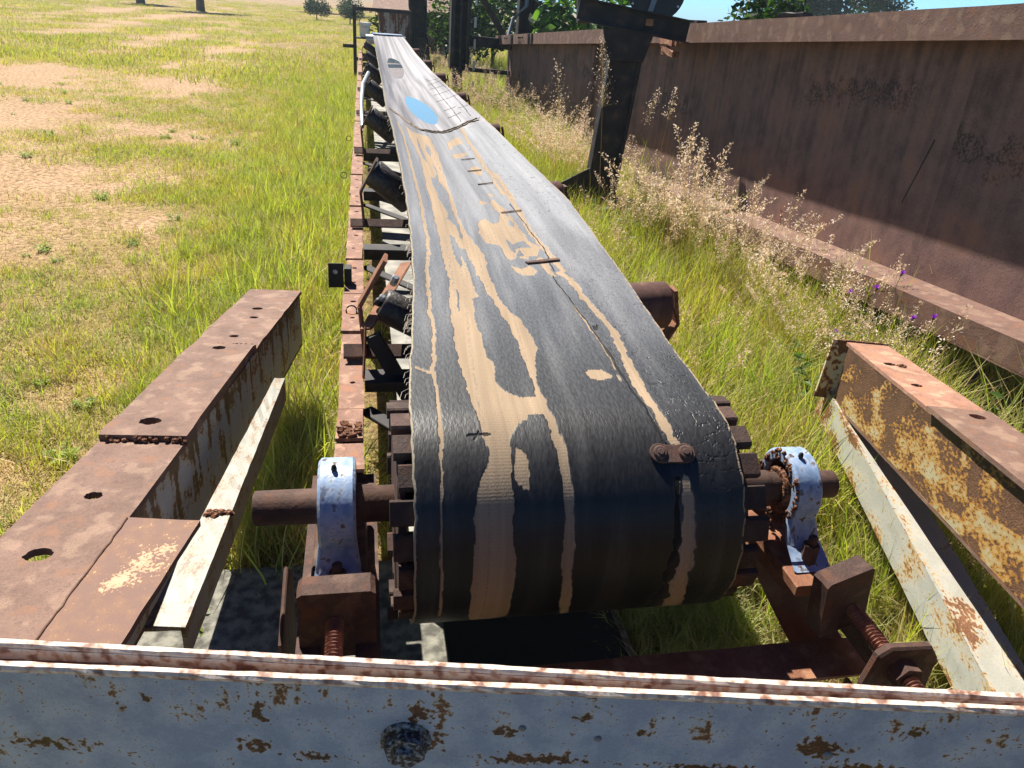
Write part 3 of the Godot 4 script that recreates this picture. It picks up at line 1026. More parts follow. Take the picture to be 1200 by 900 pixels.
# How bare the ground is, 0 (grass) to 1 (soil).
func bare(x: float, z: float) -> float:
	var v := n_patch.get_noise_2d(x * 10.0, z * 6.0) * 0.9 + n_patch.get_noise_2d(x * 40.0 + 70, z * 30.0) * 0.6 + n_patch.get_noise_2d(x * 110.0 + 170, z * 90.0) * 0.4
	var b := 0.0
	for e in [[-6.6, -14.0, 1.7, 2.8, 1.1], [-3.7, -6.1, 1.2, 0.95, 1.45], [-5.3, -9.4, 1.5, 1.7, 1.25], [-3.0, -4.1, 0.8, 0.5, 0.6], [-2.5, -4.9, 0.5, 0.35, 0.45], [-2.1, -6.7, 0.35, 0.3, 0.5], [-2.6, -9.0, 0.7, 0.9, 0.45], [-3.5, -14.5, 0.6, 4.0, 0.75], [-4.4, -24.0, 0.55, 8.0, 0.85], [-6.6, -30.0, 0.7, 12.0, 0.9], [-10.5, -45.0, 0.9, 18.0, 0.9], [-14.0, -52.0, 0.9, 14.0, 0.9], [-1.6, -1.9, 0.4, 0.5, 0.3]]:
		var dx: float = (x - e[0]) / e[2]
		var dz: float = (z - e[1]) / e[3]
		b += e[4] * exp(-(dx * dx + dz * dz))
	if x > -1.4: b *= 0.3
	return clampf(b * 1.3 + v * 0.9 - 0.12 + lerpf(-0.3, 0.16, clampf((-x - 1.0) / 0.9, 0.0, 1.0)), 0.0, 1.0)

func height(x: float, z: float) -> float:
	return n_lump.get_noise_2d(x * 6.0, z * 6.0) * 0.035 * clampf((absf(x) + absf(z)) * 0.4, 0.0, 1.0)

func make_ground() -> void:
	var xs := []
	var zs := []
	for i in 141:
		var f := (i - 70) / 70.0
		xs.append(signf(f) * (absf(f) * 7.0 + pow(absf(f), 5.0) * 290.0))
	for j in 181:
		var f := j / 180.0
		zs.append(4.0 - f * 16.0 - pow(f, 5.0) * 520.0)
	var st := S()
	st.set_smooth_group(1)
	var green := lin(150, 142, 74)
	for j in zs.size() - 1:
		for i in xs.size() - 1:
			for q in [[i, j], [i + 1, j], [i + 1, j + 1], [i, j], [i + 1, j + 1], [i, j + 1]]:
				var x: float = xs[q[0]]
				var z: float = zs[q[1]]
				var b := bare(x, z)
				vtx(st, Vector3(x, height(x, z), z), Vector2.ZERO, Color(1, 1, 1).lerp(Color(0.62, 0.66, 0.42), clampf(1.0 - b * 1.6, 0, 1) * (1.0 if z > -60 else 0.7)).lerp(Color(0.26, 0.24, 0.15), clampf((x + 0.5) * 4.0, 0.0, 1.0) * clampf((z + 22.0) * 0.2, 0.0, 0.9)))  # soil colour darkened on the girder side, deepening the shade between tufts
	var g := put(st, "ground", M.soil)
	tag(g, "sandy ground with worn bare patches under the grass", "ground", "", "structure")
	# the old concrete pad below the pulley
	var s := S()
	box(s, Vector3(-0.42, 0.0, 0.55), Vector3(1.5, 0.10, 2.3), 0.01)
	var pad := put(s, "concrete_pad", M.concrete, null, Vector3(-0.42, 0.0, 0.55))
	tag(pad, "pale concrete pad under the front of the conveyor", "concrete pad", "", "structure")

	var shade_st := S()  # added dark sheet that deepens the shade on the pad below the pulley
	slab(shade_st, Vector3(-0.215, 0.058, -0.50), Vector3(0.30, 0.058, -0.47), Vector3(0.31, 0.060, 1.30), Vector3(-0.20, 0.060, 1.30), Vector3(0, -0.006, 0), 10, 20, 0.002)
	tag(put(shade_st, "shade_sheet", M.black_sheet, null, Vector3(0.05, 0.05, 0.4)), "added black sheet that deepens the shade under the pulley", "shade sheet")

func make_grass() -> void:
	var low := Node3D.new()
	low.name = "short_grass"
	add_child(low)
	tag(low, "short patchy yellow-green grass on the open ground", "grass", "", "stuff")
	var tall := Node3D.new()
	tall.name = "tall_grass"
	add_child(tall)
	tag(tall, "long bright green grass growing along the conveyor and the girder", "grass", "", "stuff")
	var seed_heads := Node3D.new()
	seed_heads.name = "seeding_grass"
	add_child(seed_heads)
	tag(seed_heads, "pale feathery seeding grass massed along the rusty girder", "grass", "", "stuff")
	var m_near := []
	var m_mid := []
	var m_far := []
	var m_tall := []
	var m_long := []
	var m_dry := []
	for k in 8:
		m_near.append(clump(34, 0.085, 0.025, 0.08, 0.0034, 0.22, 0.8))
		m_dry.append(clump(34, 0.095, 0.015, 0.07, 0.003, 0.9, 1.1))
		m_mid.append(clump(80, 0.2, 0.03, 0.1, 0.005, 0.42, 0.8))
		m_far.append(clump(170, 0.6, 0.05, 0.15, 0.010, 0.45, 0.7))
		m_tall.append(clump(46, 0.10, 0.07, 0.24, 0.004, 0.28, 0.55))
		m_long.append(clump(52, 0.11, 0.2, 0.58, 0.0058, 0.15 if k % 2 else 0.55, 0.34))
	var W := {"near": [], "dry": [], "mid": [], "far": [], "tall": [], "long": []}
	var C := {"near": [], "dry": [], "mid": [], "far": [], "tall": [], "long": []}
	var drop := func(kind: String, x: float, z: float, s: float, tall_k := 1.0, warm := 0.0) -> void:
		var b := Basis(Vector3.UP, rng.randf() * TAU).scaled(Vector3(s, s * tall_k, s))
		W[kind].append(Transform3D(b, Vector3(x, height(x, z), z)))
		var v := 0.82 + 0.3 * rng.randf()
		var nn := n_patch.get_noise_2d(x * 30.0, z * 30.0 + 200.0)
		var w := clampf(nn * 1.2 + warm + 0.1, -0.4, 1.0)
		C[kind].append(Color(v * (1.0 + 0.32 * w), v * (1.0 + 0.04 * w), v * (1.06 + 0.25 * w)))
	# open field on the conveyor's sunny side
	for i in 12500:
		var z := 2.2 - rng.randf() * 9.2
		var x := -0.56 - rng.randf() * (2.6 + maxf(0.0, -z) * 0.62)
		if x > -1.18 and z > -0.65: continue
		var b := bare(x, z)
		if rng.randf() < b * 1.02: continue
		var arid := n_patch.get_noise_2d(x * 22.0 - 300.0, z * 18.0) * 1.3 + b * 0.9 + 0.12
		drop.call("dry" if rng.randf() < arid else "near", x, z, rng.randf_range(0.7, 1.35) * (1.0 - 0.3 * b), 1.0, b * 0.4)
	for i in 9000:
		var z := -5.5 - pow(rng.randf(), 1.3) * 15.0
		var x := -0.6 - rng.randf() * (4.0 - z * 0.55)
		if rng.randf() < bare(x, z) * 1.02: continue
		drop.call("mid", x, z, rng.randf_range(0.6, 1.2), 1.0, 0.15)
	for i in 9000:
		var z := -15.0 - pow(rng.randf(), 1.5) * 90.0
		var x := rng.randf_range(-8.0 + z * 0.75, 10.0 - z * 0.7)
		if x > -1.0 and x < 3.0 and z > -20.0: continue
		if rng.randf() < bare(x, z): continue
		drop.call("far", x, z, rng.randf_range(0.7, 1.5), rng.randf_range(0.7, 1.3), 0.25)
	# the longer strip against the conveyor
	for i in 4300:
		var z := -0.7 - pow(rng.randf(), 1.2) * 17.0
		var d := absf(rng.randfn(0.0, 0.5))
		var x := -0.54 - d * (1.0 + absf(z) * 0.04)
		if x < -1.9 - absf(z) * 0.06: continue
		if rng.randf() < bare(x, z) * 0.8: continue
		drop.call("tall", x, z, rng.randf_range(0.6, 1.1) * (1.15 - 0.3 * minf(1.0, d)), 1.0, 0.32)
	for i in 520:      # scattered tufts
		var z := 0.8 - rng.randf() * 16.0
		var x := -1.3 - rng.randf() * (1.5 - z * 0.5)
		if n_lump.get_noise_2d(x * 18.0, z * 18.0) < 0.12 or rng.randf() < bare(x, z): continue
		drop.call("tall", x, z, rng.randf_range(0.5, 0.85), 0.8, -0.25)
	for i in 130:      # loose tall tufts against the stringer
		var z := -0.6 - pow(rng.randf(), 1.3) * 14.0
		drop.call("tall", -0.58 - absf(rng.randfn(0.0, 0.35)), z, rng.randf_range(1.2, 1.9), 1.2, rng.randf_range(-0.3, 0.4))
	for i in 900:      # in the strip behind the frame, close to the viewer
		var z := 1.0 - rng.randf() * 1.9
		var x := -1.2 - rng.randf() * 1.0
		if rng.randf() < 0.75: continue
		drop.call("tall", x, z, rng.randf_range(0.4, 0.7), 0.7, 0.0)
	# between the stringers, in the belt's shade
	for i in 750:
		var z := -0.65 - rng.randf() * 16.0
		drop.call("tall", rng.randf_range(-0.5, 0.55), z, rng.randf_range(0.5, 0.9), 0.8, -0.2)
	# conveyor to girder: long grass
	for i in 4600:
		var z := 1.6 - pow(rng.randf(), 1.15) * 19.0
		var x := rng.randf_range(0.5, 2.35)
		if x < 0.75 and z > -0.4 and rng.randf() < 0.6: continue
		if z > -0.5 and x < 0.9 and rng.randf() < 0.5: continue
		drop.call("long" if rng.randf() < 0.62 else "tall", x, z, rng.randf_range(0.6, 1.0) * (0.72 if z > -0.6 else 0.95), 1.0, 0.22)
	for i in 420:
		drop.call("tall", rng.randf_range(0.33, 0.7), rng.randf_range(-0.6, 0.7), rng.randf_range(0.5, 0.9), 0.7, 0.0)
	for i in 2600:     # past the girder
		var z := 1.0 - rng.randf() * 24.0
		var x := rng.randf_range(2.35, 7.0) if z > -12.0 else rng.randf_range(0.6, 9.0)
		drop.call("long", x, z, rng.randf_range(0.8, 1.3), 1.0, 0.1)
	scatter(low, "near_blades", m_near, W.near, C.near, M.leaf)
	scatter(low, "dry_blades", m_dry, W.dry, C.dry, M.leaf)
	scatter(low, "middle_blades", m_mid, W.mid, C.mid, M.leaf)
	scatter(low, "distant_blades", m_far, W.far, C.far, M.leaf)
	scatter(tall, "short_tufts", m_tall, W.tall, C.tall, M.leaf)
	scatter(tall, "long_tufts", m_long, W.long, C.long, M.leaf)
	# low broad-leaved weeds among the grass
	var rosette := []
	for k in 5: rosette.append(weed_mesh(0.05, 5, 0.028, lin(150, 168, 66), lin(180, 190, 100)))
	var wr := []
	var cr := []
	for i in 420:
		var z := 0.6 - pow(rng.randf(), 1.3) * 14.0
		var x := -0.9 - rng.randf() * (2.6 - z * 0.6)
		if n_lump.get_noise_2d(x * 26.0 + 90.0, z * 26.0) < 0.05: continue
		wr.append(Transform3D(Basis(Vector3.UP, rng.randf() * TAU).scaled(Vector3.ONE * rng.randf_range(0.6, 1.5)), Vector3(x, height(x, z), z)))
		cr.append(Color(1, 1, 1) * rng.randf_range(0.75, 1.1))
	scatter(low, "low_weeds", rosette, wr, cr, M.leaf)
	# dead straw lying flat on the bare soil
	var litter := []
	for k in 6:
		var st := S()
		for i in 40:
			var r := 0.22 * sqrt(rng.randf())
			var t := rng.randf() * TAU
			blade(st, Vector3(cos(t) * r, 0.006, sin(t) * r), rng.randf() * TAU, rng.randf_range(0.02, 0.09), 0.003, 1.45, 0.15, pick(DRY), pick(DRY) * 0.9, 2)
		st.generate_normals()
		litter.append(st.commit())
	var wl := []
	var cl := []
	for i in 5200:
		var z := 1.2 - pow(rng.randf(), 1.4) * 18.0
		var x := -0.7 - rng.randf() * (2.8 - z * 0.6)
		wl.append(Transform3D(Basis(Vector3.UP, rng.randf() * TAU), Vector3(x, height(x, z), z)))
		cl.append(Color(1, 1, 1) * rng.randf_range(0.7, 1.05))
	scatter(low, "dead_straw", litter, wl, cl, M.straw)
	# seed heads
	var heads := []
	for k in 10: heads.append(panicle(rng.randf_range(0.55, 0.85), rng.randf_range(0.16, 0.28), rng.randf_range(0.2, 0.9), 70))
	var ws := []
	var cs := []
	for i in 380:
		var z := -1.0 - pow(rng.randf(), 0.9) * 7.5
		var x := 2.14 - absf(rng.randfn(0.0, 0.27)) + rng.randf() * 0.06 + clampf(-z - 5.0, 0, 3) * -0.12
		if z > -1.7 and rng.randf() < 0.7: continue
		ws.append(Transform3D(Basis(Vector3.UP, rng.randf() * TAU).scaled(Vector3.ONE * rng.randf_range(0.55, 1.05)), Vector3(x, 0, z)))
		cs.append(Color(1, 1, 1) * rng.randf_range(0.85, 1.1))
	for e in [[1.80, -3.65, 46, 1.2], [1.95, -3.0, 34, 1.05], [1.62, -4.3, 26, 1.0], [2.02, -2.4, 22, 0.95], [2.05, -1.75, 14, 0.8], [1.5, -6.3, 60, 1.1]]:
		for i in int(e[2]):
			ws.append(Transform3D(Basis(Vector3.UP, rng.randf() * TAU).scaled(Vector3.ONE * e[3] * rng.randf_range(0.75, 1.2)), Vector3(e[0] + rng.randfn(0.0, 0.12), 0, e[1] + rng.randfn(0.0, 0.16))))
			cs.append(Color(1.08, 1.08, 1.08))
	for i in 380:
		var z := -8.0 - rng.randf() * 10.0
		ws.append(Transform3D(Basis(Vector3.UP, rng.randf() * TAU).scaled(Vector3.ONE * rng.randf_range(0.7, 1.2)), Vector3(rng.randf_range(0.7, 2.0), 0, z)))
		cs.append(Color(0.95, 0.92, 0.9))
	for i in 60:
		ws.append(Transform3D(Basis(Vector3.UP, rng.randf() * TAU).scaled(Vector3.ONE * rng.randf_range(0.6, 0.9)), Vector3(rng.randf_range(0.7, 1.9), 0, -1.2 - rng.randf() * 3.0)))
		cs.append(Color(0.95, 0.9, 0.85))
	for i in 260:
		var z := -8.0 - rng.randf() * 20.0
		ws.append(Transform3D(Basis(Vector3.UP, rng.randf() * TAU).scaled(Vector3.ONE * rng.randf_range(0.5, 0.9)), Vector3(-0.8 - rng.randf() * 2.0, 0, z)))
		cs.append(Color(0.95, 0.92, 0.85))
	scatter(seed_heads, "seed_head", heads, ws, cs, M.straw)

func single(mesh: Mesh, called: String, at: Vector3, m: Material, label: String, category: String, group := "", turn := 0.0, s := 1.0) -> MeshInstance3D:
	var mi := MeshInstance3D.new()
	mi.mesh = mesh
	mi.name = numbered(called)
	mi.material_override = m
	mi.position = at
	mi.rotation.y = turn
	mi.scale = Vector3.ONE * s
	add_child(mi)
	tag(mi, label, category, group)
	return mi

func make_plants() -> void:
	# tall stalks that stand out against the steel
	var stalks := [
		[1.42, -4.5, 1.55, 0.5, 0.18, "tall green-gold grass stalk in front of the trestle leg, its feathery head highest of all"],
		[1.50, -4.35, 1.25, 0.3, 0.25, "grass stalk bowing beside the tallest one before the dark trestle leg"],
		[1.32, -5.5, 1.3, 0.55, 0.12, "upright pale seed stalk between the trestle leg and the far end of the girder"],
		[1.63, -4.0, 1.28, 0.22, 0.1, "thin brown seed stalk alone against the shaded girder web"],
		[1.84, -3.6, 1.0, 0.42, 0.12, "bushy white seed stalk with its head on the girder's shadow line"],
		[1.92, -3.1, 0.84, 0.25, 0.15, "short dark seed stalk just past the bushy white one"],
		[1.98, -2.75, 0.86, 0.35, 0.5, "pale drooping seed stalk leaning over the girder's lower ledge"],
		[2.06, -2.35, 0.86, 0.3, 0.6, "slanting straw seed stalk crossing the sunlit part of the web"],
		[1.40, -8.2, 1.6, 0.3, 1.3, "long arching grass stalk curving toward the girder's top lip"],
		[1.08, -8.6, 1.0, 0.4, 0.3, "pale plume of grass beside the end of the far post"],
	]
	for s in stalks:
		single(panicle(s[2], s[3], s[4], int(120 * s[3] / 0.4) + 20), "grass_stalk", Vector3(s[0], 0, s[1]), M.straw, s[5], "grass stalk", "tall grass stalks by the girder", rng.randf() * TAU)
	# leafy weeds
	var w1 := weed_mesh(0.55, 9, 0.05, lin(150, 156, 110), lin(206, 200, 168))
	var w2 := weed_mesh(0.4, 10, 0.075, lin(70, 96, 40), lin(104, 130, 60))
	var spots := [
		[w1, 1.32, -3.75, 0.8, "pale leafy weed at the foot of the trestle"],
		[w1, 1.16, -3.3, 0.55, "small silvery weed in the grass nearest the belt edge"],
		[w2, 1.75, -1.55, 1.1, "dark broad-leaved weed under the girder beside the frame's far corner"],
		[w2, 1.95, -1.05, 1.2, "large dark weed under the propped end of the girder"],
		[w1, 1.98, -2.05, 0.75, "grey-green weed against the girder's bottom lip"],
		[w2, 1.45, -4.4, 1.0, "green weed standing in the trestle's shade"],
		[w1, 0.95, -11.5, 1.3, "tall pale weed between the conveyor and the far post"],
		[w1, 1.75, -10.6, 1.2, "pale weed at the far end of the girder"],
	]
	for s in spots:
		single(s[0], "leafy_weed", Vector3(s[1], 0, s[2]), M.leaf, s[4], "weed", "weeds by the girder", rng.randf() * TAU, s[3])
	# purple flowers
	var fl := [[2.02, 0.5, -1.96, "purple flower low in front of the girder's bottom lip"], [2.02, 0.59, -1.77, "purple flower above the first one, on the light edge of the bottom lip"], [2.02, 0.71, -1.63, "small purple bud, highest of the flowers, against the sunlit web"],
		[2.0, 0.56, -1.45, "purple flower in the middle of the girder's lower lip"], [2.0, 0.61, -1.33, "purple flower nearest the viewer along the girder's lower lip"], [1.98, 0.29, -1.94, "purple flower beside the tip of the rusty yellow arm"],
		[1.9, 0.35, -1.47, "purple flower in the grass by the holes of the rusty yellow arm"], [1.92, 0.33, -1.40, "purple flower touching its twin just over the rusty yellow arm"], [1.9, 0.41, -1.20, "purple flower standing apart over the middle of the rusty yellow arm"]]
	var stem := S()
	pipe(stem, [Vector3(0, -0.5, 0), Vector3(0.02, -0.25, 0.01), Vector3(0, 0, 0)], 0.0022, 5, 0.0014)
	var head := S()
	for i in 46:
		var t := rng.randf() * TAU
		var e := rng.randf_range(0.15, 1.4)
		var d := Vector3(cos(t) * cos(e), sin(e), sin(t) * cos(e))
		var sd := d.cross(Vector3(0.2, 1, 0.1)).normalized() * 0.003
		for v in [d * 0.003 - sd, d * 0.003 + sd, d * rng.randf_range(0.018, 0.026)]: vtx(head, v, Vector2.ZERO, lin(150, 52, 190).lerp(lin(196, 96, 222), rng.randf()))
	var cup := S()
	lathe(cup, Vector3(0, -0.012, 0), Vector3(0, 0.004, 0), [[0.0, 0.002], [0.4, 0.006], [1.0, 0.0045]], 8)
	var first: Node3D = null
	for f in fl:
		var o: Node3D
		if first == null:
			o = Node3D.new()
			o.name = numbered("purple_flower")
			add_child(o)
			put(stem, "stem", flat_mat(c8(112, 124, 70), 0.7), o)
			put(cup, "cup", flat_mat(c8(96, 92, 70), 0.7), o)
			put(head, "petals", M.leaf_petal, o)
			first = o
		else:
			o = first.duplicate()
			o.name = numbered("purple_flower")
			add_child(o)
		o.position = Vector3(f[0], f[1], f[2])
		o.rotation = Vector3(rng.randf_range(-0.2, 0.3), rng.randf() * TAU, rng.randf_range(-0.2, 0.2))
		tag(o, f[3], "flower", "purple flowers by the girder")

# ---------------------------------------------------------------- trees
func crown(n: int, lobes: Array, leaf: float, tones: Array) -> ArrayMesh:
	var st := S()
	for i in n:
		var l: Array = lobes[rng.randi() % lobes.size()]
		var d := Vector3(rng.randfn(), rng.randfn(), rng.randfn()).normalized()
		var r := pow(rng.randf(), 0.45)
		var p := Vector3(l[0], l[1], l[2]) + d * Vector3(l[3], l[4], l[3]) * r
		var f := Vector3(rng.randfn(), rng.randfn() * 0.6, rng.randfn()).normalized()
		var s := f.cross(Vector3(rng.randfn(), rng.randfn(), rng.randfn())).normalized()
		var k := leaf * rng.randf_range(0.6, 1.3)
		var c: Color = (tones[rng.randi() % tones.size()] as Color) * rng.randf_range(0.8, 1.2)
		for v in [p - f * k, p + s * k * 0.45, p + f * k, p - f * k, p + f * k, p - s * k * 0.45]: vtx(st, v, Vector2.ZERO, c)
	st.generate_normals()
	return st.commit()

func plant(called: String, at: Vector3, trunk_h: float, trunk_r: float, cm: ArrayMesh, limbs: Array, label: String, category: String, group := "", turn := 0.0, s := 1.0) -> Node3D:
	var o := thing(called, Vector3.ZERO, label, category, group)
	var t := S()
	pipe(t, [Vector3.ZERO, Vector3(0.03, trunk_h * 0.4, 0.02), Vector3(-0.02, trunk_h, 0)], trunk_r, 9, trunk_r * 0.55)
	for l in limbs: pipe(t, [Vector3(0, trunk_h * l[3], 0), Vector3(l[0] * 0.5, lerpf(trunk_h * l[3], l[1], 0.6), l[2] * 0.5), Vector3(l[0], l[1], l[2])], trunk_r * 0.45, 6, trunk_r * 0.12)
	put(t, "trunk", M.bark, o)
	var c := MeshInstance3D.new()
	c.name = "crown"
	c.mesh = cm
	c.material_override = M.leaf
	o.add_child(c)
	o.position = at
	o.rotation.y = turn
	o.scale = Vector3.ONE * s
	return o

func make_trees() -> void:
	var dark := [lin(34, 52, 24), lin(44, 64, 30), lin(58, 80, 38), lin(30, 44, 26)]
	var mid := [lin(62, 92, 34), lin(84, 116, 44), lin(104, 136, 56), lin(52, 78, 30)]
	var c1 := crown(5200, [[0, 4.2, 0, 2.0, 1.5], [1.4, 3.4, 0.5, 1.4, 1.1], [-1.5, 3.2, -0.3, 1.5, 1.2], [0.3, 5.4, -0.2, 1.2, 0.9], [-0.6, 2.4, 0.9, 1.2, 0.8]], 0.13, dark)
	var c2 := crown(3600, [[0, 1.5, 0, 1.0, 0.9], [0.8, 1.1, 0.2, 0.8, 0.7], [-0.8, 1.2, 0, 0.8, 0.8], [0.1, 2.2, 0, 0.6, 0.5]], 0.07, [lin(44, 62, 30), lin(62, 84, 40), lin(84, 104, 54), lin(36, 50, 26)])
	var c3 := crown(3000, [[0, 1.3, 0, 1.1, 0.9], [0.9, 1.0, 0.1, 0.7, 0.7], [-0.9, 0.9, 0.1, 0.8, 0.6]], 0.08, dark)
	var limbs := [[1.4, 3.4, 0.4, 0.5], [-1.4, 3.1, -0.3, 0.45], [0.4, 5.0, -0.2, 0.8], [-0.5, 2.6, 0.8, 0.4]]
	var spots := [[22.5, -42.0, 1.1, "dark tree with a bare trunk rising behind the girder's top edge"], [26.5, -44.0, 1.25, "broad dark tree at the centre of the clump behind the girder"], [29.8, -45.0, 0.9, "smaller dark tree ending the clump behind the girder, next to the pale sheets"],
		[-5.0, -78.0, 1.0, "distant dark tree beyond the open field, by the end of the track"], [-1.5, -72.0, 0.9, "distant dark tree behind the end of the conveyor"], [3.6, -46.0, 0.62, "low dark tree behind the twin posts"], [9.0, -60.0, 0.8, "distant tree seen over the far end of the girder"]]
	for s in spots:
		plant("tree", Vector3(s[0], 0, s[1]), 2.8, 0.2, c1, limbs, s[3], "tree", "trees in the background", rng.randf() * TAU, s[2])
	var big := crown(900, [[0, 1.7, 0, 0.8, 0.7], [0.6, 1.2, 0.1, 0.7, 0.7], [-0.6, 1.3, 0.1, 0.6, 0.7]], 0.11, [lin(60, 90, 40), lin(86, 116, 58), lin(48, 72, 34), lin(120, 146, 88)])
	plant("leafy_bush", Vector3(3.5, 0, -13.2), 1.2, 0.04, big, [[0.5, 1.4, 0.1, 0.3], [-0.5, 1.5, 0, 0.4]], "bright broad-leaved bush behind the girder, left of the trestle beam", "bush", "", 0.4, 1.05)
	plant("leafy_bush", Vector3(1.95, 0, -18.5), 0.9, 0.05, c2, [[0.5, 1.4, 0.1, 0.3], [-0.5, 1.3, 0, 0.4]], "dense green bush showing between the twin posts", "bush", "", 1.4, 1.0)
	plant("leafy_bush", Vector3(1.15, 0, -21.5), 0.9, 0.05, c3, [[0.5, 1.0, 0.1, 0.3]], "dark bush behind the rusty boxes", "bush", "", 2.4, 1.1)
	plant("leafy_bush", Vector3(3.0, 0, -21.0), 0.9, 0.05, c3, [[0.5, 1.0, 0.1, 0.3]], "dark bush behind the second post", "bush", "", 0.2, 1.3)
	var scrub := [[-1.2, -52.0, 0.8, "far scrub bush closest behind the conveyor's head"], [-3.4, -56.0, 0.75, "second far scrub bush from the conveyor's head"]]
	for e in scrub:
		plant("leafy_bush", Vector3(e[0], 0, e[1]), 0.9, 0.05, c3, [[0.5, 1.0, 0.1, 0.3]], e[3], "bush", "scrub along the far edge of the field", rng.randf() * TAU, e[2])
	plant("tree", Vector3(-10.9, 0, -57.5), 2.8, 0.3, c1, limbs, "dark-trunked tree at the far end of the wheel track, nearer the conveyor", "tree", "trees in the background", 1.0, 1.0)
	plant("tree", Vector3(-16.6, 0, -66.0), 2.8, 0.3, c1, limbs, "dark-trunked tree at the far end of the wheel track, on the field side", "tree", "trees in the background", 2.0, 1.1)
	plant("leafy_bush", Vector3(5.0, 0, -9.5), 0.9, 0.05, c2, [[0.5, 1.0, 0.1, 0.3]], "green bush hidden low behind the trestle beam", "bush", "", 5.0, 0.85)

# ---------------------------------------------------------------- the conveyor
func make_conveyor() -> void:
	var o := thing("belt_conveyor", Vector3.ZERO, "long rusty belt conveyor with a worn black rubber belt running away from the viewer", "conveyor")
	# the belt
	var st := S()
	var ss := []
	for k in 30: ss.append(-0.13 + k * 0.7845 / 30.0)
	var s := 0.6545
	while s < 0.6545 + BELT_END:
		ss.append(s)
		s += 0.06 if s < 3.0 else (0.12 if s < 8.0 else 0.25)
	for k in 9: ss.append(0.6545 + BELT_END + 0.11 * PI * 0.8 * k / 8.0)
	var nu := 26
	var top := []
	for sv in ss:
		var row := PackedVector3Array()
		for i in nu + 1: row.append(belt_at(float(i) / nu, sv) + (Vector3(rng.randf_range(-0.0025, 0.0025), 0, 0) if i == 0 or i == nu else Vector3.ZERO))
		top.append(row)
	var under := []
	for k in ss.size():
		var row := PackedVector3Array()
		var ka := maxi(0, k - 1)
		var kb := mini(ss.size() - 1, k + 1)
		for i in nu + 1:
			var al: Vector3 = top[kb][i] - top[ka][i]
			var ac: Vector3 = top[k][mini(nu, i + 1)] - top[k][maxi(0, i - 1)]
			row.append(top[k][i] - ac.cross(al).normalized() * 0.011)
		under.append(row)
	st.set_smooth_group(1)
	for k in ss.size() - 1:
		var t0 := clampf(belt_t(maxf(ss[k], 0.0)), 0.001, 0.999)
		var t1 := clampf(belt_t(maxf(ss[k + 1], 0.0)), 0.001, 0.999)
		for i in nu:
			var u0 := clampf(float(i) / nu, 0.001, 0.999)
			var u1 := clampf(float(i + 1) / nu, 0.001, 0.999)
			quad(st, top[k][i], top[k + 1][i], top[k + 1][i + 1], top[k][i + 1], Vector2(u0, t0), Vector2(u0, t1), Vector2(u1, t1), Vector2(u1, t0))
	st.set_smooth_group(2)
	for k in ss.size() - 1:
		for i in nu:
			quad(st, under[k][i], under[k][i + 1], under[k + 1][i + 1], under[k + 1][i], Vector2(0.5, 0.3), Vector2(0.5, 0.3), Vector2(0.5, 0.3), Vector2(0.5, 0.3))
		for e in [0, nu]:
			var u := 0.004 if e == 0 else 0.997
			var t0 := clampf(belt_t(maxf(ss[k], 0.0)), 0.001, 0.999)
			var uv := Vector2(u, t0)
			quad(st, top[k][e], under[k][e], under[k + 1][e], top[k + 1][e], uv, uv, uv, uv)
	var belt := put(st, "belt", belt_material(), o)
	belt.set_meta("label", "worn black rubber belt with tan patches where the rubber has gone")
	# frayed threads along the edge
	var fr := S()
	for i in 75:
		var sv := 0.72 + rng.randf() * (1.2 if i < 50 else 4.5)
		var p := belt_at(0.0, sv)
		var l := rng.randf_range(0.008, 0.03)
		var q := p + Vector3(-l * 0.6, -0.006, rng.randf_range(-0.2, 0.8) * l)
		pipe(fr, [p + Vector3(0.004, -0.004, 0), q, q + Vector3(-l * 0.2, -l * 0.5, l * 0.4)], 0.0007, 4)
	put(fr, "frayed_threads", M.thread, belt).set_meta("kind", "stuff")
	# clips over the long split
	var clip := S()
	var ca := belt_at(0.712, 0.5045)
	var cb := belt_at(0.857, 0.5013)
	var cd := (cb - ca).normalized()
	var cn := Vector3(0, 0.687 * 0 + 1, 0.0)
	var mid_phi := deg_to_rad(150.0) - 0.503 / 0.25
	cn = Vector3(0, cos(mid_phi), sin(mid_phi))
	var cw := cn.cross(cd).normalized()
	var outline := PackedVector2Array()
	var half := ca.distance_to(cb) / 2.0
	for k in 13:
		var t := -PI / 2 + PI * k / 12
		outline.append(Vector2(half - 0.022 + cos(t) * 0.022, sin(t) * 0.022))
	for k in 5: outline.append(Vector2(lerpf(half - 0.03, -half + 0.03, (k + 0.5) / 5.0), 0.016 + 0.003 * absf(k - 2.0) / 2.0))
	for k in 13:
		var t := PI / 2 + PI * k / 12
		outline.append(Vector2(-half + 0.022 + cos(t) * 0.022, sin(t) * 0.022))
	cutout(clip, outline, (ca + cb) / 2 + cn * 0.0005, cd, cw, cn, 0.006, 0.0012)
	var cp := put(clip, "belt_clip", M.rust_dark, belt)
	cp.set_meta("label", "rusty clip with two bolts across the split in the belt")
	for e in [-1.0, 1.0]:
		var b := S()
		var c0: Vector3 = (ca + cb) / 2 + cd * e * (half - 0.022) + cn * 0.0055
		lathe(b, c0, c0 + cn * 0.006, [[0.0, 0.0155], [0.7, 0.0155], [1.0, 0.012]], 18)
		lathe(b, c0 + cn * 0.006, c0 + cn * 0.0085, [[0.0, 0.008], [0.8, 0.0075], [1.0, 0.006]], 14)
		put(b, "clip_bolt", M.rust_dark, belt)
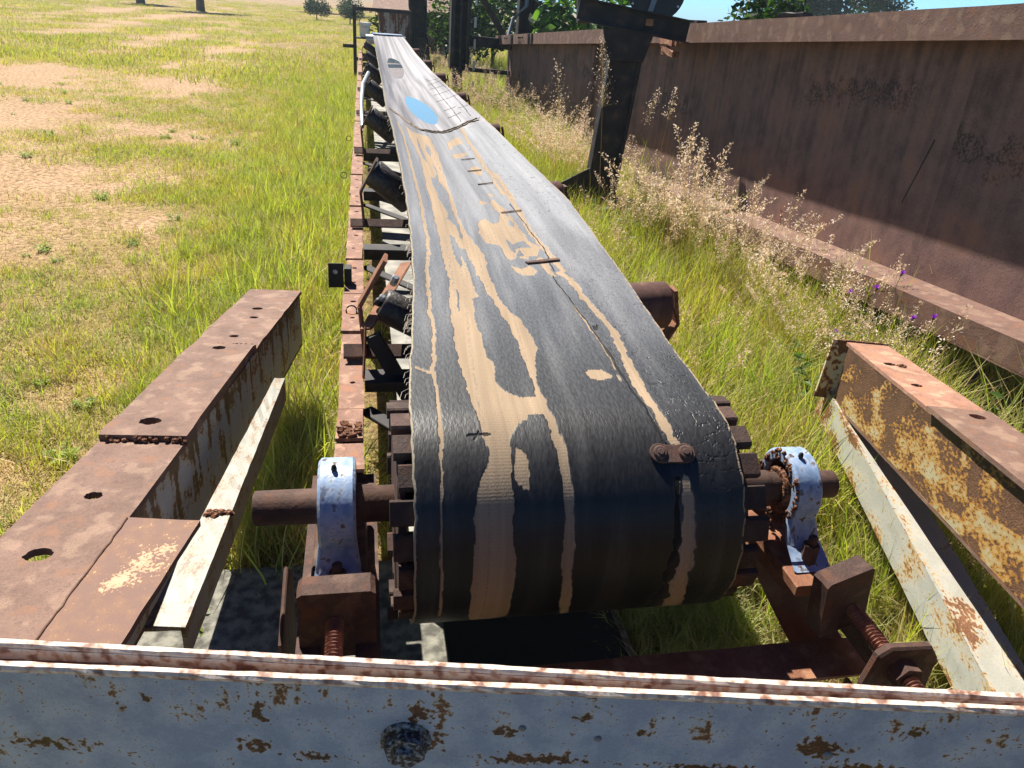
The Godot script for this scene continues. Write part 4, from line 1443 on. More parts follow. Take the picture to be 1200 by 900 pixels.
	for f in [[0.56, 0.735, 1.70], [0.53, 0.64, 3.05], [0.52, 0.63, 3.4], [0.53, 0.64, 3.75], [0.56, 0.69, 2.45]]:
		var b := S()
		var w := 0.012 if f[2] < 2.0 else 0.006
		var pa := belt_at(f[0], f[2]) + Vector3(0, 0.004, 0.012)
		var pb := belt_at(f[1], f[2]) + Vector3(0, 0.004, -0.02)
		bar(b, pa, pb, w * 1.6, w * 0.5, Vector3.UP, 4, 0.001, 0.001)
		put(b, "belt_staple", M.rust_dark, belt)
	# the lapped joint across the belt
	var seam_pts: Array = []
	for l in CRACK_LINES:
		if l[2].size() == 18 and l[2][1] > 1290: seam_pts = l[2]
	if seam_pts.size():
		for off in [0.0, 0.07]:
			var lap := S()
			var lp := []
			for i in seam_pts.size() / 2 - 1:
				for q in 6:
					var f := q / 6.0
					var tt := lerpf(seam_pts[i * 2 + 1], seam_pts[i * 2 + 3], f) / 2048.0
					var uu := clampf(lerpf(seam_pts[i * 2], seam_pts[i * 2 + 2], f) / 1000.0, 0.0, 1.0)
					lp.append(belt_at(uu, 2.4 + (tt - 0.5) / 0.42 * 6.6 - off) + Vector3(0, rng.randf_range(0.001, 0.005), rng.randf_range(-0.02, 0.02)))
			pipe(lap, lp, 0.006, 5)
			put(lap, "belt_joint", M.lap, belt)
	# return strand
	var rs := S()
	var rg := []
	for k in 60:
		var z := 0.125 - k * 0.3
		var y := 0.437 + 0.034 * clampf((z + 0.0) / 0.125, 0.0, 1.0) - 0.10 * clampf(-z / 2.5, 0, 1) - 0.015 * sin(z * 2.1) * clampf(-z, 0, 1)
		rg.append([Vector3(-0.32, y, z), Vector3(-0.1, y - 0.01, z), Vector3(0.12, y - 0.01, z), Vector3(0.34, y, z)])
	rs.set_smooth_group(1)
	for k in 59:
		for i in 3: quad(rs, rg[k][i], rg[k + 1][i], rg[k + 1][i + 1], rg[k][i + 1])
	put(rs, "return_strand", M.rubber_dusty, o)
	# tail pulley: bars round two end rings
	for k in 21:
		var a := TAU * (k + 0.35) / 21.0
		var b := S()
		var n := Vector3(0, cos(a), sin(a))
		var t := Vector3(0, -sin(a), cos(a))
		var l := -0.374 + rng.randf_range(-0.014, 0.008)
		var r := 0.395 + rng.randf_range(-0.022, 0.016)
		extrude(b, rect(-0.026, -0.012, 0.026, 0.012, 0.004), Vector3(l, 0.687, 0) + n * 0.2255, Vector3(r, 0.687, 0) + n * 0.2255, t, n, 6, 0.0006)
		put(b, "pulley_bar", M.rust_bar if k % 6 else M.rust_dark, o)
	for x in [-0.36, 0.0, 0.36]:
		var b := S()
		lathe(b, Vector3(x - 0.008, 0.687, 0), Vector3(x + 0.008, 0.687, 0), [[0.0, 0.213], [1.0, 0.213]], 36)
		put(b, "pulley_ring", M.rust_dark, o)
	var sh := S()
	lathe(sh, Vector3(-0.665, 0.70, 0.0), Vector3(0.70, 0.70, 0.0), [[0.0, 0.034], [0.003, 0.038], [0.095, 0.0385], [0.098, 0.047], [0.165, 0.047], [0.168, 0.04], [0.87, 0.04], [0.872, 0.034], [0.997, 0.034], [1.0, 0.03]], 28, true, 0.012)
	put(sh, "shaft", M.rust_dark, o)
	# bearing housings
	for e in [[-0.528, -0.45, true], [0.55, 0.618, false]]:
		var x0: float = e[0]
		var x1: float = e[1]
		var b := S()
		var n := 30
		var ro := 0.104 if e[2] else 0.094
		var ring_o := []
		var ring_i := []
		# arch from the rear foot over the shaft to the front foot, in (z, y)
		var path := []
		path.append([Vector2(-0.17, 0.575), 0.012])
		path.append([Vector2(-0.125, 0.60), 0.008])
		for k in n + 1:
			var a := -0.42 + (PI + 0.84) * k / n
			path.append([Vector2(-cos(a) * ro, 0.70 + sin(a) * ro), 0.0])
		path.append([Vector2(0.12, 0.60), 0.008])
		path.append([Vector2(0.17, 0.575), 0.012])
		for k in path.size():
			var q: Vector2 = path[k][0]
			var wide: float = path[k][1]
			ring_o.append([Vector3(x0 - wide, q.y, q.x), Vector3(x1 + wide, q.y, q.x)])
			var inw := (Vector2(0, 0.70) - q).normalized() * 0.026
			ring_i.append([Vector3(x0 - wide, q.y + inw.y, q.x + inw.x), Vector3(x1 + wide, q.y + inw.y, q.x + inw.x)])
		for k in path.size() - 1:
			var bev := 0.006
			var bx := Vector3(bev, 0, 0)
			b.set_smooth_group(1)
			quad(b, ring_o[k][0] + bx, ring_o[k][1] - bx, ring_o[k + 1][1] - bx, ring_o[k + 1][0] + bx)
			b.set_smooth_group(2)
			quad(b, ring_i[k + 1][0], ring_i[k + 1][1], ring_i[k][1], ring_i[k][0])
			for sd in 2:
				var po: Vector3 = ring_o[k][sd] + (bx if sd == 0 else -bx)
				var po2: Vector3 = ring_o[k + 1][sd] + (bx if sd == 0 else -bx)
				var mo: Vector3 = (ring_o[k][sd] as Vector3).lerp(ring_i[k][sd], 0.25)
				var mo2: Vector3 = (ring_o[k + 1][sd] as Vector3).lerp(ring_i[k + 1][sd], 0.25)
				b.set_smooth_group(-1)
				quad(b, po, po2, mo2, mo)
				quad(b, mo, mo2, ring_i[k + 1][sd], ring_i[k][sd])
		var hs := put(b, "bearing_housing", M.blue_paint, o)
		hs.set_meta("label", "pale blue bearing housing on the long end of the shaft" if e[2] else "pale blue bearing housing with its open ring full of rust")
		var ins := S()
		lathe(ins, Vector3(x0 + 0.012, 0.70, 0), Vector3(x1 - 0.012, 0.70, 0), [[0.0, 0.05], [0.05, ro - 0.024], [0.95, ro - 0.024], [1.0, 0.05]], 26, true, 0.03)
		lathe(ins, Vector3(x0 - 0.004, 0.70, 0), Vector3(x0 + 0.03, 0.70, 0), [[0.0, 0.046], [0.4, 0.054], [1.0, 0.056]], 22, true, 0.04)
		put(ins, "bearing_insert", M.scale, hs)
		if not e[2]:
			var crust := S()
			for k in 70:
				var a := TAU * rng.randf()
				var r := rng.randf_range(0.072, 0.092)
				var c := Vector3(x0 - 0.001, 0.70 + cos(a) * r, sin(a) * r)
				lathe(crust, c + Vector3(0.004, 0, 0), c - Vector3(rng.randf_range(0.001, 0.005), 0, 0), [[0.0, 0.007], [1.0, 0.003]], 6, true, 0.2)
			put(crust, "rust_crust", M.scale, hs).set_meta("kind", "stuff")
		for zz in [-0.15, 0.14]:
			var bo := S()
			lathe_flat(bo, Vector3((x0 + x1) / 2, 0.575, zz), Vector3((x0 + x1) / 2, 0.632, zz), 0.019, 6)
			cyl(bo, Vector3((x0 + x1) / 2, 0.63, zz), Vector3((x0 + x1) / 2, 0.655, zz), 0.011, 0.011, 10)
			put(bo, "foot_bolt", M.rust_dark, hs)
		var nip := S()
		cyl(nip, Vector3((x0 + x1) / 2 - 0.005, 0.70 + ro - 0.003, 0.02), Vector3((x0 + x1) / 2 - 0.005, 0.70 + ro + 0.014, 0.022), 0.0065, 0.005, 8)
		put(nip, "grease_nipple", M.black, hs)
		# sliding take-up: base, block, screw, guides, end plate
		var xc := (x0 + x1) / 2
		var bs := S()
		box(bs, Vector3(xc, 0.557, 0.0), Vector3(0.12, 0.03, 0.42), 0.004, 0.001)
		put(bs, "sliding_base", M.rust_orange if not e[2] else M.rust_dark, o)
		var bl := S()
		if e[2]:
			extrude(bl, rect(-0.074, -0.085, 0.078, 0.085, 0.01), Vector3(xc - 0.002, 0.565, 0.17), Vector3(xc - 0.002, 0.558, 0.215), Vector3.RIGHT, Vector3.UP, 2, 0.0015)
			put(bl, "take_up_block", M.rust_dark, o)
		else:
			var tilt := Vector3(1, 0.12, -0.25).normalized()
			extrude(bl, rect(-0.068, -0.085, 0.068, 0.072, 0.008), Vector3(xc + 0.045, 0.548, 0.195), Vector3(xc + 0.054, 0.545, 0.24), tilt, Vector3(-0.1, 1, 0).normalized(), 2, 0.0015)
			put(bl, "take_up_block", M.rust_dark, o)
		var xs := -0.494 if e[2] else 0.662
		var sy := 0.568 if e[2] else 0.515
		var sc := S()
		screw(sc, Vector3(xs, sy, 0.205), Vector3(xs, sy, 0.56), 0.0185, 0.0092, 0.0062)
		put(sc, "take_up_screw", M.rust_screw, o)
		for g in [-0.085, 0.085]:
			if not e[2] and g < 0.0: continue
			var gd := S()
			var sg := -signf(g)
			var prof := PackedVector2Array([Vector2(0, -0.05), Vector2(0.008 * sg, -0.05), Vector2(0.008 * sg, 0.042), Vector2(0.05 * sg, 0.042), Vector2(0.05 * sg, 0.05), Vector2(0, 0.05)])
			extrude(gd, prof, Vector3(xc + g + (0.03 if not e[2] else 0.0), 0.455, -0.42), Vector3(xc + g + (0.03 if not e[2] else 0.0), 0.455, 0.388), Vector3.RIGHT, Vector3.UP, 5, 0.0008)
			put(gd, "guide_rail", M.rust_dark, o)
		var ep := S()
		var eo := PackedVector2Array([Vector2(-0.07, -0.11), Vector2(0.075, -0.11), Vector2(0.085, -0.09), Vector2(0.085, 0.02), Vector2(0.06, 0.055), Vector2(-0.035, 0.06), Vector2(-0.06, 0.04), Vector2(-0.075, -0.04)])
		cutout(ep, eo, Vector3(xs, sy, 0.392), Vector3.RIGHT, Vector3.UP, Vector3(0, 0, 1), 0.022, 0.005)
		put(ep, "end_plate", M.rust_dark, o)
		var nut := S()
		lathe_flat(nut, Vector3(xs, sy, 0.415), Vector3(xs, sy, 0.445), 0.032, 6, 0.2)
		put(nut, "hex_nut", M.rust_dark, o)
	# frame plates at the bearing on the open side
	var g1 := S()
	slab(g1, Vector3(0.53, 0.50, -0.04), Vector3(0.605, 0.60, -0.10), Vector3(0.665, 0.545, 0.05), Vector3(0.575, 0.455, 0.10), Vector3(0.006, -0.008, 0.0), 3, 4, 0.001)
	put(g1, "gusset_plate", M.rust_orange, o)
	var g2 := S()
	slab(g2, Vector3(0.56, 0.44, -0.10), Vector3(0.64, 0.51, -0.12), Vector3(0.72, 0.36, 0.17), Vector3(0.62, 0.29, 0.19), Vector3(0.006, -0.01, 0.0), 3, 6, 0.001)
	put(g2, "gusset_plate", M.rust_orange, o)
	# cross member in front, carrying the end plates
	var cm := S()
	var prof := PackedVector2Array([Vector2(-0.055, -0.05), Vector2(-0.047, -0.05), Vector2(-0.047, 0.042), Vector2(0.055, 0.042), Vector2(0.055, 0.05), Vector2(-0.055, 0.05)])
	extrude(cm, prof, Vector3(-0.62, 0.31, 0.235), Vector3(0.76, 0.335, 0.25), Vector3(0, 0, 1), Vector3.UP, 16, 0.0012)
	put(cm, "front_cross_member", M.rust_orange, o)
	for e in [[-0.56, -0.04], [0.70, -0.04]]:
		var up := S()
		bar(up, Vector3(e[0], 0.0, 0.30), Vector3(e[0], 0.31, 0.28), 0.07, 0.01, Vector3.RIGHT, 3, 0.001)
		put(up, "leg", M.rust_dark, o)
	# rusty plate and hook by the near corner
	var sp := S()
	cutout(sp, PackedVector2Array([Vector2(-0.12, 0.24), Vector2(0.10, 0.24), Vector2(0.12, 0.47), Vector2(-0.06, 0.53), Vector2(-0.14, 0.45)]), Vector3(-0.615, 0, 0.05), Vector3(0, 0, 1), Vector3.UP, Vector3(1, 0.12, 0).normalized(), 0.01, 0.003)
	put(sp, "side_plate", M.rust_dark, o)
	var hk := S()
	var hp := []
	for k in 9: hp.append(Vector3(-0.585 + sin(k * 0.35) * 0.03, 0.46 - k * 0.012, 0.26 + (1.0 - cos(k * 0.35)) * 0.03))
	pipe(hk, hp, 0.008, 8)
	put(hk, "hook", M.rust_orange, o)
	# stringers: channels with cover plates laid end to end
	for side in [-1, 1]:
		var x0 := -0.513 if side < 0 else 0.50
		var x1 := -0.437 if side < 0 else 0.576
		var web := S()
		var xw := x0 + 0.004 if side < 0 else x1 - 0.012
		for k in 6:
			box(web, Vector3(xw + 0.004, 0.525, -0.30 - 17.2 * (k + 0.5) / 6.0), Vector3(0.008, 0.142, 17.2 / 6.0), 0.001)
			box(web, Vector3((x0 + x1) / 2, 0.452, -0.30 - 17.2 * (k + 0.5) / 6.0), Vector3(x1 - x0 - 0.002, 0.007, 17.2 / 6.0), 0.001)
		put(web, "stringer_web", M.rust_dark, o)
		var cuts := [-0.28, -0.44, -0.62, -1.20, -1.62, -2.08, -2.62, -3.10, -3.42, -3.98, -4.62, -5.05, -5.9, -6.5, -7.6, -8.3, -9.6, -10.5, -12.0, -13.4, -15.0, -17.4]
		for k in cuts.size() - 1:
			var a: float = cuts[k]
			var b: float = cuts[k + 1]
			var p := S()
			var gap := 0.012 if k % 3 else 0.03
			var w0 := x1 - x0
			var holes := []
			if a - b > 0.3: holes = [[w0 * rng.randf_range(0.42, 0.6), (a - b) * 0.3, 0.008], [w0 * rng.randf_range(0.42, 0.6), (a - b) * 0.72, 0.011]]
			holed_plate(p, Vector3(x0 + rng.randf_range(-0.003, 0.003), 0.602 + 0.005 * (k % 2), a - gap * 0.5), Vector3.RIGHT, Vector3(0, 0, -1), w0, w0, a - b - gap, 0.011, holes, 0.003)
			put(p, "stringer_plate", M.stringer, o)
	# torn lip and loose fittings on the sunny stringer
	var torn := S()
	for k in 34:
		var c := Vector3(rng.randf_range(-0.505, -0.445), 0.609, rng.randf_range(-0.53, -0.45))
		cutout(torn, PackedVector2Array([Vector2(-0.007, -0.005), Vector2(0.006, -0.006), Vector2(0.008, 0.004), Vector2(-0.003, 0.007)]), c, Vector3(1, rng.randf_range(-0.4, 0.4), 0).normalized(), Vector3(0, rng.randf_range(-0.4, 0.4), 1).normalized(), Vector3.UP, 0.006, 0.001)
	put(torn, "flaking_rust", M.scale, o).set_meta("kind", "stuff")
	var br := S()
	cutout(br, PackedVector2Array([Vector2(-0.062, -0.05), Vector2(0.0, -0.05), Vector2(0.0, 0.055), Vector2(-0.062, 0.055)]), Vector3(-0.515, 0.645, -1.72), Vector3.RIGHT, Vector3.UP, Vector3(0, 0, 1), 0.006, 0.001)
	box(br, Vector3(-0.498, 0.64, -1.75), Vector3(0.03, 0.07, 0.06), 0.002)
	var brm := put(br, "side_bracket", M.black, o)
	brm.set_meta("label", "small black bracket with a pale bolt on the outer stringer")
	var bb := S()
	cyl(bb, Vector3(-0.548, 0.665, -1.716), Vector3(-0.548, 0.665, -1.706), 0.011, 0.009, 12)
	put(bb, "bracket_bolt", M.galv, brm)
	for w in [[-3.9, -0.53], [-5.4, -0.52], [-1.4, -0.45]]:
		var rg2 := S()
		var pts := []
		for k in 14: pts.append(Vector3(w[1] - 0.03 + cos(k * 0.5) * 0.02, 0.615 + sin(k * 0.5) * 0.02, w[0] + k * 0.001))
		pipe(rg2, pts, 0.003, 6)
		put(rg2, "tie_wire", M.black, o)
	# cross members and idler sets
	for z in [-0.85, -2.3, -3.55, -4.9, -7.0, -9.2, -11.4, -14.0, -16.5]:
		var c := S()
		var pf := PackedVector2Array([Vector2(-0.05, -0.04), Vector2(-0.042, -0.04), Vector2(-0.042, 0.032), Vector2(0.05, 0.032), Vector2(0.05, 0.04), Vector2(-0.05, 0.04)])
		extrude(c, pf, Vector3(-0.432, 0.56, z), Vector3(0.50, 0.56, z), Vector3(0, 0, 1), Vector3.UP, 5, 0.001)
		put(c, "cross_member", M.dark_steel, o)
		var d := S()
		bar(d, Vector3(-0.43, 0.53, z + 0.1), Vector3(0.1, 0.5, z + 0.75), 0.05, 0.012, Vector3.UP, 3, 0.001)
		put(d, "diagonal_brace", M.dark_steel, o)
		for x in [-0.475, 0.54]:
			var lg := S()
			bar(lg, Vector3(x, 0.0, z - 0.2), Vector3(x, 0.452, z - 0.2), 0.06, 0.012, Vector3.RIGHT, 1, 0.001)
			put(lg, "leg", M.dark_steel, o)
	var sets := [-0.98, -2.62, -4.72, -6.9, -9.1, -11.3, -14.2]
	for k in sets.size():
		var z: float = sets[k]
		var base := S()
		var pf := PackedVector2Array([Vector2(-0.035, 0), Vector2(0, 0.03), Vector2(0.035, 0), Vector2(0.035, 0.008), Vector2(0, 0.038), Vector2(-0.035, 0.008)])
		extrude(base, pf, Vector3(-0.50, 0.618, z), Vector3(0.57, 0.618, z), Vector3(0, 0, 1), Vector3.UP, 4, 0.001)
		put(base, "idler_base", M.rust_dark, o)
		var rl := [[Vector3(-0.385, 0.90, z), Vector3(-0.19, 0.745, z)] if k else [Vector3(-0.375, 0.80, z), Vector3(-0.19, 0.70, z)], [Vector3(-0.145, 0.778, z - 0.04), Vector3(0.165, 0.778, z - 0.04)], [Vector3(0.18, 0.775, z), Vector3(0.61, 0.80, z)]]
		for r in rl:
			var b := S()
			var rr := 0.082 if r[1].x > 0.3 else (0.07 if k else 0.056)
			cyl(b, r[0], r[1], rr, rr, 24, true, 0.008)
			var ax: Vector3 = (r[1] - r[0]).normalized()
			cyl(b, r[0] - ax * 0.022, r[0], 0.014, 0.014, 10)
			cyl(b, r[1], r[1] + ax * 0.022, 0.014, 0.014, 10)
			put(b, "idler_roller", M.rust_roller if r[1].x > 0.3 else M.roller, o)
		for q in [[Vector3(-0.43, 0.63, z), Vector3(-0.445, 0.80, z), Vector3(-0.36, 0.965, z + 0.03), -1.0], [Vector3(0.60, 0.63, z), Vector3(0.655, 0.74, z), Vector3(0.628, 0.86, z), 1.0]]:
			var b := S()
			bar(b, q[0], q[1], 0.012, 0.07, Vector3(0, 0, 1), 2, 0.001)
			bar(b, (q[1] as Vector3) - Vector3(0, 0.004, 0), q[2], 0.012, 0.06, Vector3(0, 0, 1), 2, 0.001)
			put(b, "idler_bracket", M.rust_dark if k else M.rust_orange, o)
	# the bent arm of the nearest idler
	var arm := S()
	bar(arm, Vector3(-0.425, 0.742, -0.90), Vector3(-0.285, 0.875, -1.18), 0.05, 0.008, Vector3(-0.6, 1, 0.3).normalized(), 4, 0.001)
	bar(arm, Vector3(-0.427, 0.745, -0.90), Vector3(-0.435, 0.62, -0.80), 0.05, 0.008, Vector3.RIGHT, 2, 0.001)
	put(arm, "bent_arm", M.rust_orange, o)
	var arm2 := S()
	bar(arm2, Vector3(-0.405, 0.73, -0.88), Vector3(-0.27, 0.48, -0.86), 0.05, 0.03, Vector3(0, 0, 1), 3, 0.001)
	put(arm2, "bent_arm", M.dark_steel, o)
	var pin := S()
	cyl(pin, Vector3(-0.335, 0.842, -1.05), Vector3(-0.325, 0.875, -1.03), 0.013, 0.013, 12)
	put(pin, "arm_pin", M.galv, o)
	pin = S()
	cyl(pin, Vector3(-0.375, 0.812, -0.98), Vector3(-0.369, 0.83, -0.97), 0.011, 0.011, 12)
	put(pin, "arm_pin", M.galv, o)
	# conduit at the far idlers
	var cd2 := S()
	pipe(cd2, [Vector3(-0.44, 0.64, -5.9), Vector3(-0.445, 0.8, -6.2), Vector3(-0.43, 0.92, -6.7), Vector3(-0.37, 0.97, -7.4)], 0.02, 10)
	put(cd2, "conduit", M.galv, o)
	# head end
	var head := S()
	cyl(head, Vector3(-0.36, 0.84, -17.3), Vector3(0.5, 0.84, -17.3), 0.098, 0.098, 24)
	put(head, "head_pulley", M.galv, o)
	var lipm := S()
	bar(lipm, Vector3(-0.22, 0.972, -17.15), Vector3(0.42, 0.968, -17.15), 0.5, 0.012, Vector3.UP, 4, 0.002)
	put(lipm, "head_cover", M.blue_paint, o)
	# puddles lying on the belt
	for q in [[5.35, 0.95, 0.13, "blue puddle on the belt reflecting the sky", 0.0075, 0.70], [9.9, 2.2, 0.16, "farther brown puddle on the belt reflecting the rusty boxes", 0.010, 0.52]]:
		var sc: float = 0.6545 + q[0]
		var um := along([0.0, 4.0, 4.6, 6.4, 20.0], [0.5, 0.5, 0.48, 0.34, 0.33], q[0])
		var level: float = belt_at(um, sc).y + q[4]
		var p := S()
		p.set_smooth_group(1)
		var ring := PackedVector3Array()
		var wig := noise(int(q[0] * 10), 0.8, 2)
		for k in 40:
			var t := TAU * k / 40
			# walk outwards until the belt comes up through the water
			var r := 0.02
			while r < q[5]:
				var d: float = q[0] - sin(t) * q[1] * r * 1.6
				var u2: float = along([0.0, 4.0, 4.6, 6.4, 20.0], [0.5, 0.5, 0.48, 0.34, 0.33], d) + cos(t) * r * q[2] * 2.4
				if belt_at(clampf(u2, 0.0, 1.0), 0.6545 + d).y > level + 0.0015: break
				r += 0.02
			var d2: float = q[0] - sin(t) * q[1] * r * 1.6
			var u3: float = along([0.0, 4.0, 4.6, 6.4, 20.0], [0.5, 0.5, 0.48, 0.34, 0.33], d2) + cos(t) * r * q[2] * 2.4
			var pt := belt_at(clampf(u3, 0.0, 1.0), 0.6545 + d2)
			ring.append(Vector3(pt.x, level, pt.z))
		var cen := Vector3.ZERO
		for v in ring: cen += v / ring.size()
		for k in ring.size(): tri(p, cen, ring[k], ring[(k + 1) % ring.size()])
		tag(put(p, "water_puddle", M.water, null, cen), q[3], "puddle", "", "structure")

# ---------------------------------------------------------------- the welded frame round the pulley
func make_frame() -> void:
	var o := thing("welded_support", Vector3(-0.231, 0.0, 0.671), "welded frame of rusty arms, cream braces and a peeling blue-grey front rail", "steel frame")
	var P := Vector3(-0.231, 0.85, 0.671)
	var rc := Vector3(0.986, 0.0, 0.165)
	var rn := Vector3(-0.165, 0.0, 0.986)
	# front rail: two plates standing on edge
	var a := P - rc * 1.1 + rn * 0.004
	var b := P + rc * 1.1 + rn * 0.004
	var f := S()
	slab(f, a, b, b - Vector3(0, 0.32, 0), a - Vector3(0, 0.32, 0), -rn * 0.009, 60, 6, 0.0007)
	var fb := S()
	slab(fb, a - rn * 0.0095 - Vector3(0, 0.006, 0), b - rn * 0.0095 - Vector3(0, 0.006, 0), b - rn * 0.0095 - Vector3(0, 0.32, 0), a - rn * 0.0095 - Vector3(0, 0.32, 0), -rn * 0.002, 20, 2, 0.0002)
	put(fb, "plate_back", M.rust_dark, o)
	put(f, "front_plate", M.rail_paint, o).set_meta("label", "blue-grey painted front rail, paint flaking to rust")
	var fl := S()
	extrude(fl, PackedVector2Array([Vector2(-0.0055, -0.003), Vector2(0.0055, -0.003), Vector2(0.007, 0.003), Vector2(0.004, 0.0075), Vector2(-0.004, 0.0075), Vector2(-0.007, 0.003)]), a - rn * 0.0045, b - rn * 0.0045, rn, Vector3.UP, 80, 0.0006)
	put(fl, "rail_edge", M.lip, o)
	var ba := P - rc * 1.1 - rn * 0.029 + Vector3(0, 0.013, 0)
	var bb := P + rc * 1.1 - rn * 0.0165 - Vector3(0, 0.001, 0)
	var bk := S()
	slab(bk, ba, bb, bb - Vector3(0, 0.32, 0), ba - Vector3(0, 0.32, 0), -rn * 0.008, 40, 2, 0.0006)
	put(bk, "back_plate", M.rust_dark, o)
	var bs := S()
	slab(bs, ba + rn * 0.0025 + Vector3(0, -0.001, 0), bb + rn * 0.0025 + Vector3(0, -0.001, 0), bb + rn * 0.0025 - Vector3(0, 0.05, 0), ba + rn * 0.0025 - Vector3(0, 0.05, 0), -rn * 0.002, 40, 2, 0.0004)
	put(bs, "paint_skin", M.lip, o)
	var bl := S()
	extrude(bl, PackedVector2Array([Vector2(-0.005, -0.003), Vector2(0.005, -0.003), Vector2(0.006, 0.003), Vector2(0.004, 0.0065), Vector2(-0.004, 0.0065), Vector2(-0.006, 0.003)]), ba - rn * 0.004, bb - rn * 0.004, rn, Vector3.UP, 80, 0.0006)
	put(bl, "rail_edge", M.lip, o)
	for e in [-0.98, 0.98]:
		var lg := S()
		var q: Vector3 = P + rc * e - rn * 0.055
		bar(lg, Vector3(q.x, 0.0, q.z), Vector3(q.x, 0.80, q.z), 0.08, 0.08, rc, 6, 0.001)
		put(lg, "rail_leg", M.rust_dark, o)
	for e in [[-0.145, -0.105, 0.030]]:
		var q: Vector3 = P + rc * e[0] + Vector3(0, e[1], 0) + rn * 0.004
		var s := S()
		lathe(s, q, q + rn * 0.006, [[0.0, 0.037], [0.8, 0.036], [1.0, 0.032]], 22, true, 0.03)
		lathe_flat(s, q + rn * 0.006, q + rn * 0.024, e[2], 6)
		cyl(s, q + rn * 0.024, q + rn * 0.034, 0.015, 0.013, 14)
		put(s, "rail_bolt", M.bolt, o)
	for e in [[0.47, -0.10, 0.008], [0.02, -0.07, 0.006], [0.13, -0.085, 0.006]]:
		var q: Vector3 = P + rc * e[0] + Vector3(0, e[1], 0) + rn * 0.003
		var s := S()
		lathe(s, q, q + rn * 0.005, [[0.0, e[2]], [0.6, e[2] * 0.9], [1.0, e[2] * 0.5]], 10, true, 0.1)
		put(s, "rivet", M.rail_rivet, o)
	# sloping arm on the field side
	var d := Vector3(0.088, -0.12, -0.989).normalized()
	var c := Vector3(0.996, 0.0, 0.089)
	var up := c.cross(d).normalized()
	if up.y < 0: up = -up
	var at := func(ac: float, al: float, h := 0.0) -> Vector3: return P + c * ac + d * al + up * h
	var s1 := S()
	holed_plate(s1, at.call(-0.87, 0.07, -0.001), c, d, 0.19, 0.19, 0.80, 0.014, [[0.09, 0.275, 0.021], [0.093, 0.49, 0.0155]], 0.002)
	put(s1, "flange_plate", M.rust, o)
	var s2 := S()
	holed_plate(s2, at.call(-0.873, 0.825, 0.014), c, d, 0.197, 0.19, 0.735, 0.026, [[0.087, 0.085, 0.0225], [0.09, 0.69, 0.0185]], 0.004)
	put(s2, "cover_plate", M.rust, o)
	var s3 := S()
	holed_plate(s3, at.call(-0.887, 1.565, 0.0), c, d, 0.205, 0.209, 0.835, 0.014, [[0.105, 0.13, 0.014], [0.115, 0.38, 0.014], [0.10, 0.51, 0.018]], 0.003)
	put(s3, "flange_plate", M.rust, o)
	var s3b := S()
	for k in 40:      # the ragged, burnt edge where the cover plate ends
		var q: Vector3 = at.call(-0.873 + 0.195 * rng.randf(), 0.825 - rng.randf_range(0.0, 0.008), rng.randf_range(-0.006, 0.010))
		lathe(s3b, q, q - d * 0.006, [[0.0, 0.006], [1.0, 0.004]], 6, true, 0.3)
	for k in 26:
		var q: Vector3 = at.call(-0.86 + 0.17 * pow(rng.randf(), 0.5), 1.565 + rng.randf_range(0.0, 0.02), rng.randf_range(-0.002, 0.005))
		lathe(s3b, q, q + d * 0.008, [[0.0, 0.007], [1.0, 0.004]], 6, true, 0.3)
	put(s3b, "burnt_edge", M.scale, o).set_meta("kind", "stuff")
	# the wide gusset welded to the arm by the rail
	var gs := S()
	var g00: Vector3 = at.call(-0.681, 0.475, -0.001)
	var g10: Vector3 = at.call(-0.548, 0.465, -0.001)
	var g11: Vector3 = at.call(-0.56, 0.06, -0.001)
	var g01: Vector3 = at.call(-0.681, 0.06, -0.001)
	slab(gs, g00, g10, g11, g01, -up * 0.012, 4, 10, 0.0008)
	put(gs, "gusset_plate", M.rust_gusset, o).set_meta("label", "wide rusty gusset plate with a pale worn patch")
	var ws := []
	for k in 24: ws.append(at.call(-0.681 + rng.randf_range(-0.002, 0.002), 0.47 - k * 0.017, -0.0005))
	var wd := S()
	pipe(wd, ws, 0.0035, 6)
	put(wd, "weld_bead", M.rust, o)
	# web: the painted side of the channel
	var w0: Vector3 = at.call(-0.683, 2.395, -0.014)
	var w1: Vector3 = at.call(-0.683, 0.07, -0.014)
	var wb := S()
	slab(wb, w0, w1, w1 - Vector3(0, 0.25, 0), w0 - Vector3(0, 0.222, 0), -c * 0.009, 40, 4, 0.0007)
	put(wb, "web", M.left_web, o).set_meta("label", "grey painted side of the arm streaked with rust")
	var bf := S()
	slab(bf, w0 - Vector3(0, 0.223, 0), w1 - Vector3(0, 0.251, 0), w1 - Vector3(0, 0.251, 0) - c * 0.17, w0 - Vector3(0, 0.223, 0) - c * 0.17, Vector3(0, -0.011, 0), 20, 2, 0.0007)
	put(bf, "lower_flange", M.rust, o)
	# its level brace
	var br := S()
	var r0 := Vector3(-0.669, 0.645, -0.75)
	var r1 := Vector3(-0.762, 0.625, 0.264)
	var bd := (r1 - r0).normalized()
	var bx := bd.cross(Vector3.UP).normalized()
	if bx.x < 0: bx = -bx
	slab(br, r0 - bx * 0.03, r0, r1, r1 - bx * 0.075, Vector3(0, -0.008, 0), 3, 30, 0.0008)
	put(br, "brace_top", M.brace_v, o)
	var br2 := S()
	slab(br2, r0, r0 - Vector3(0, 0.075, 0), r1 - Vector3(0, 0.075, 0), r1, -bx * 0.008, 3, 30, 0.0005)
	put(br2, "brace_side", M.brace_v, o)
	var ct := S()
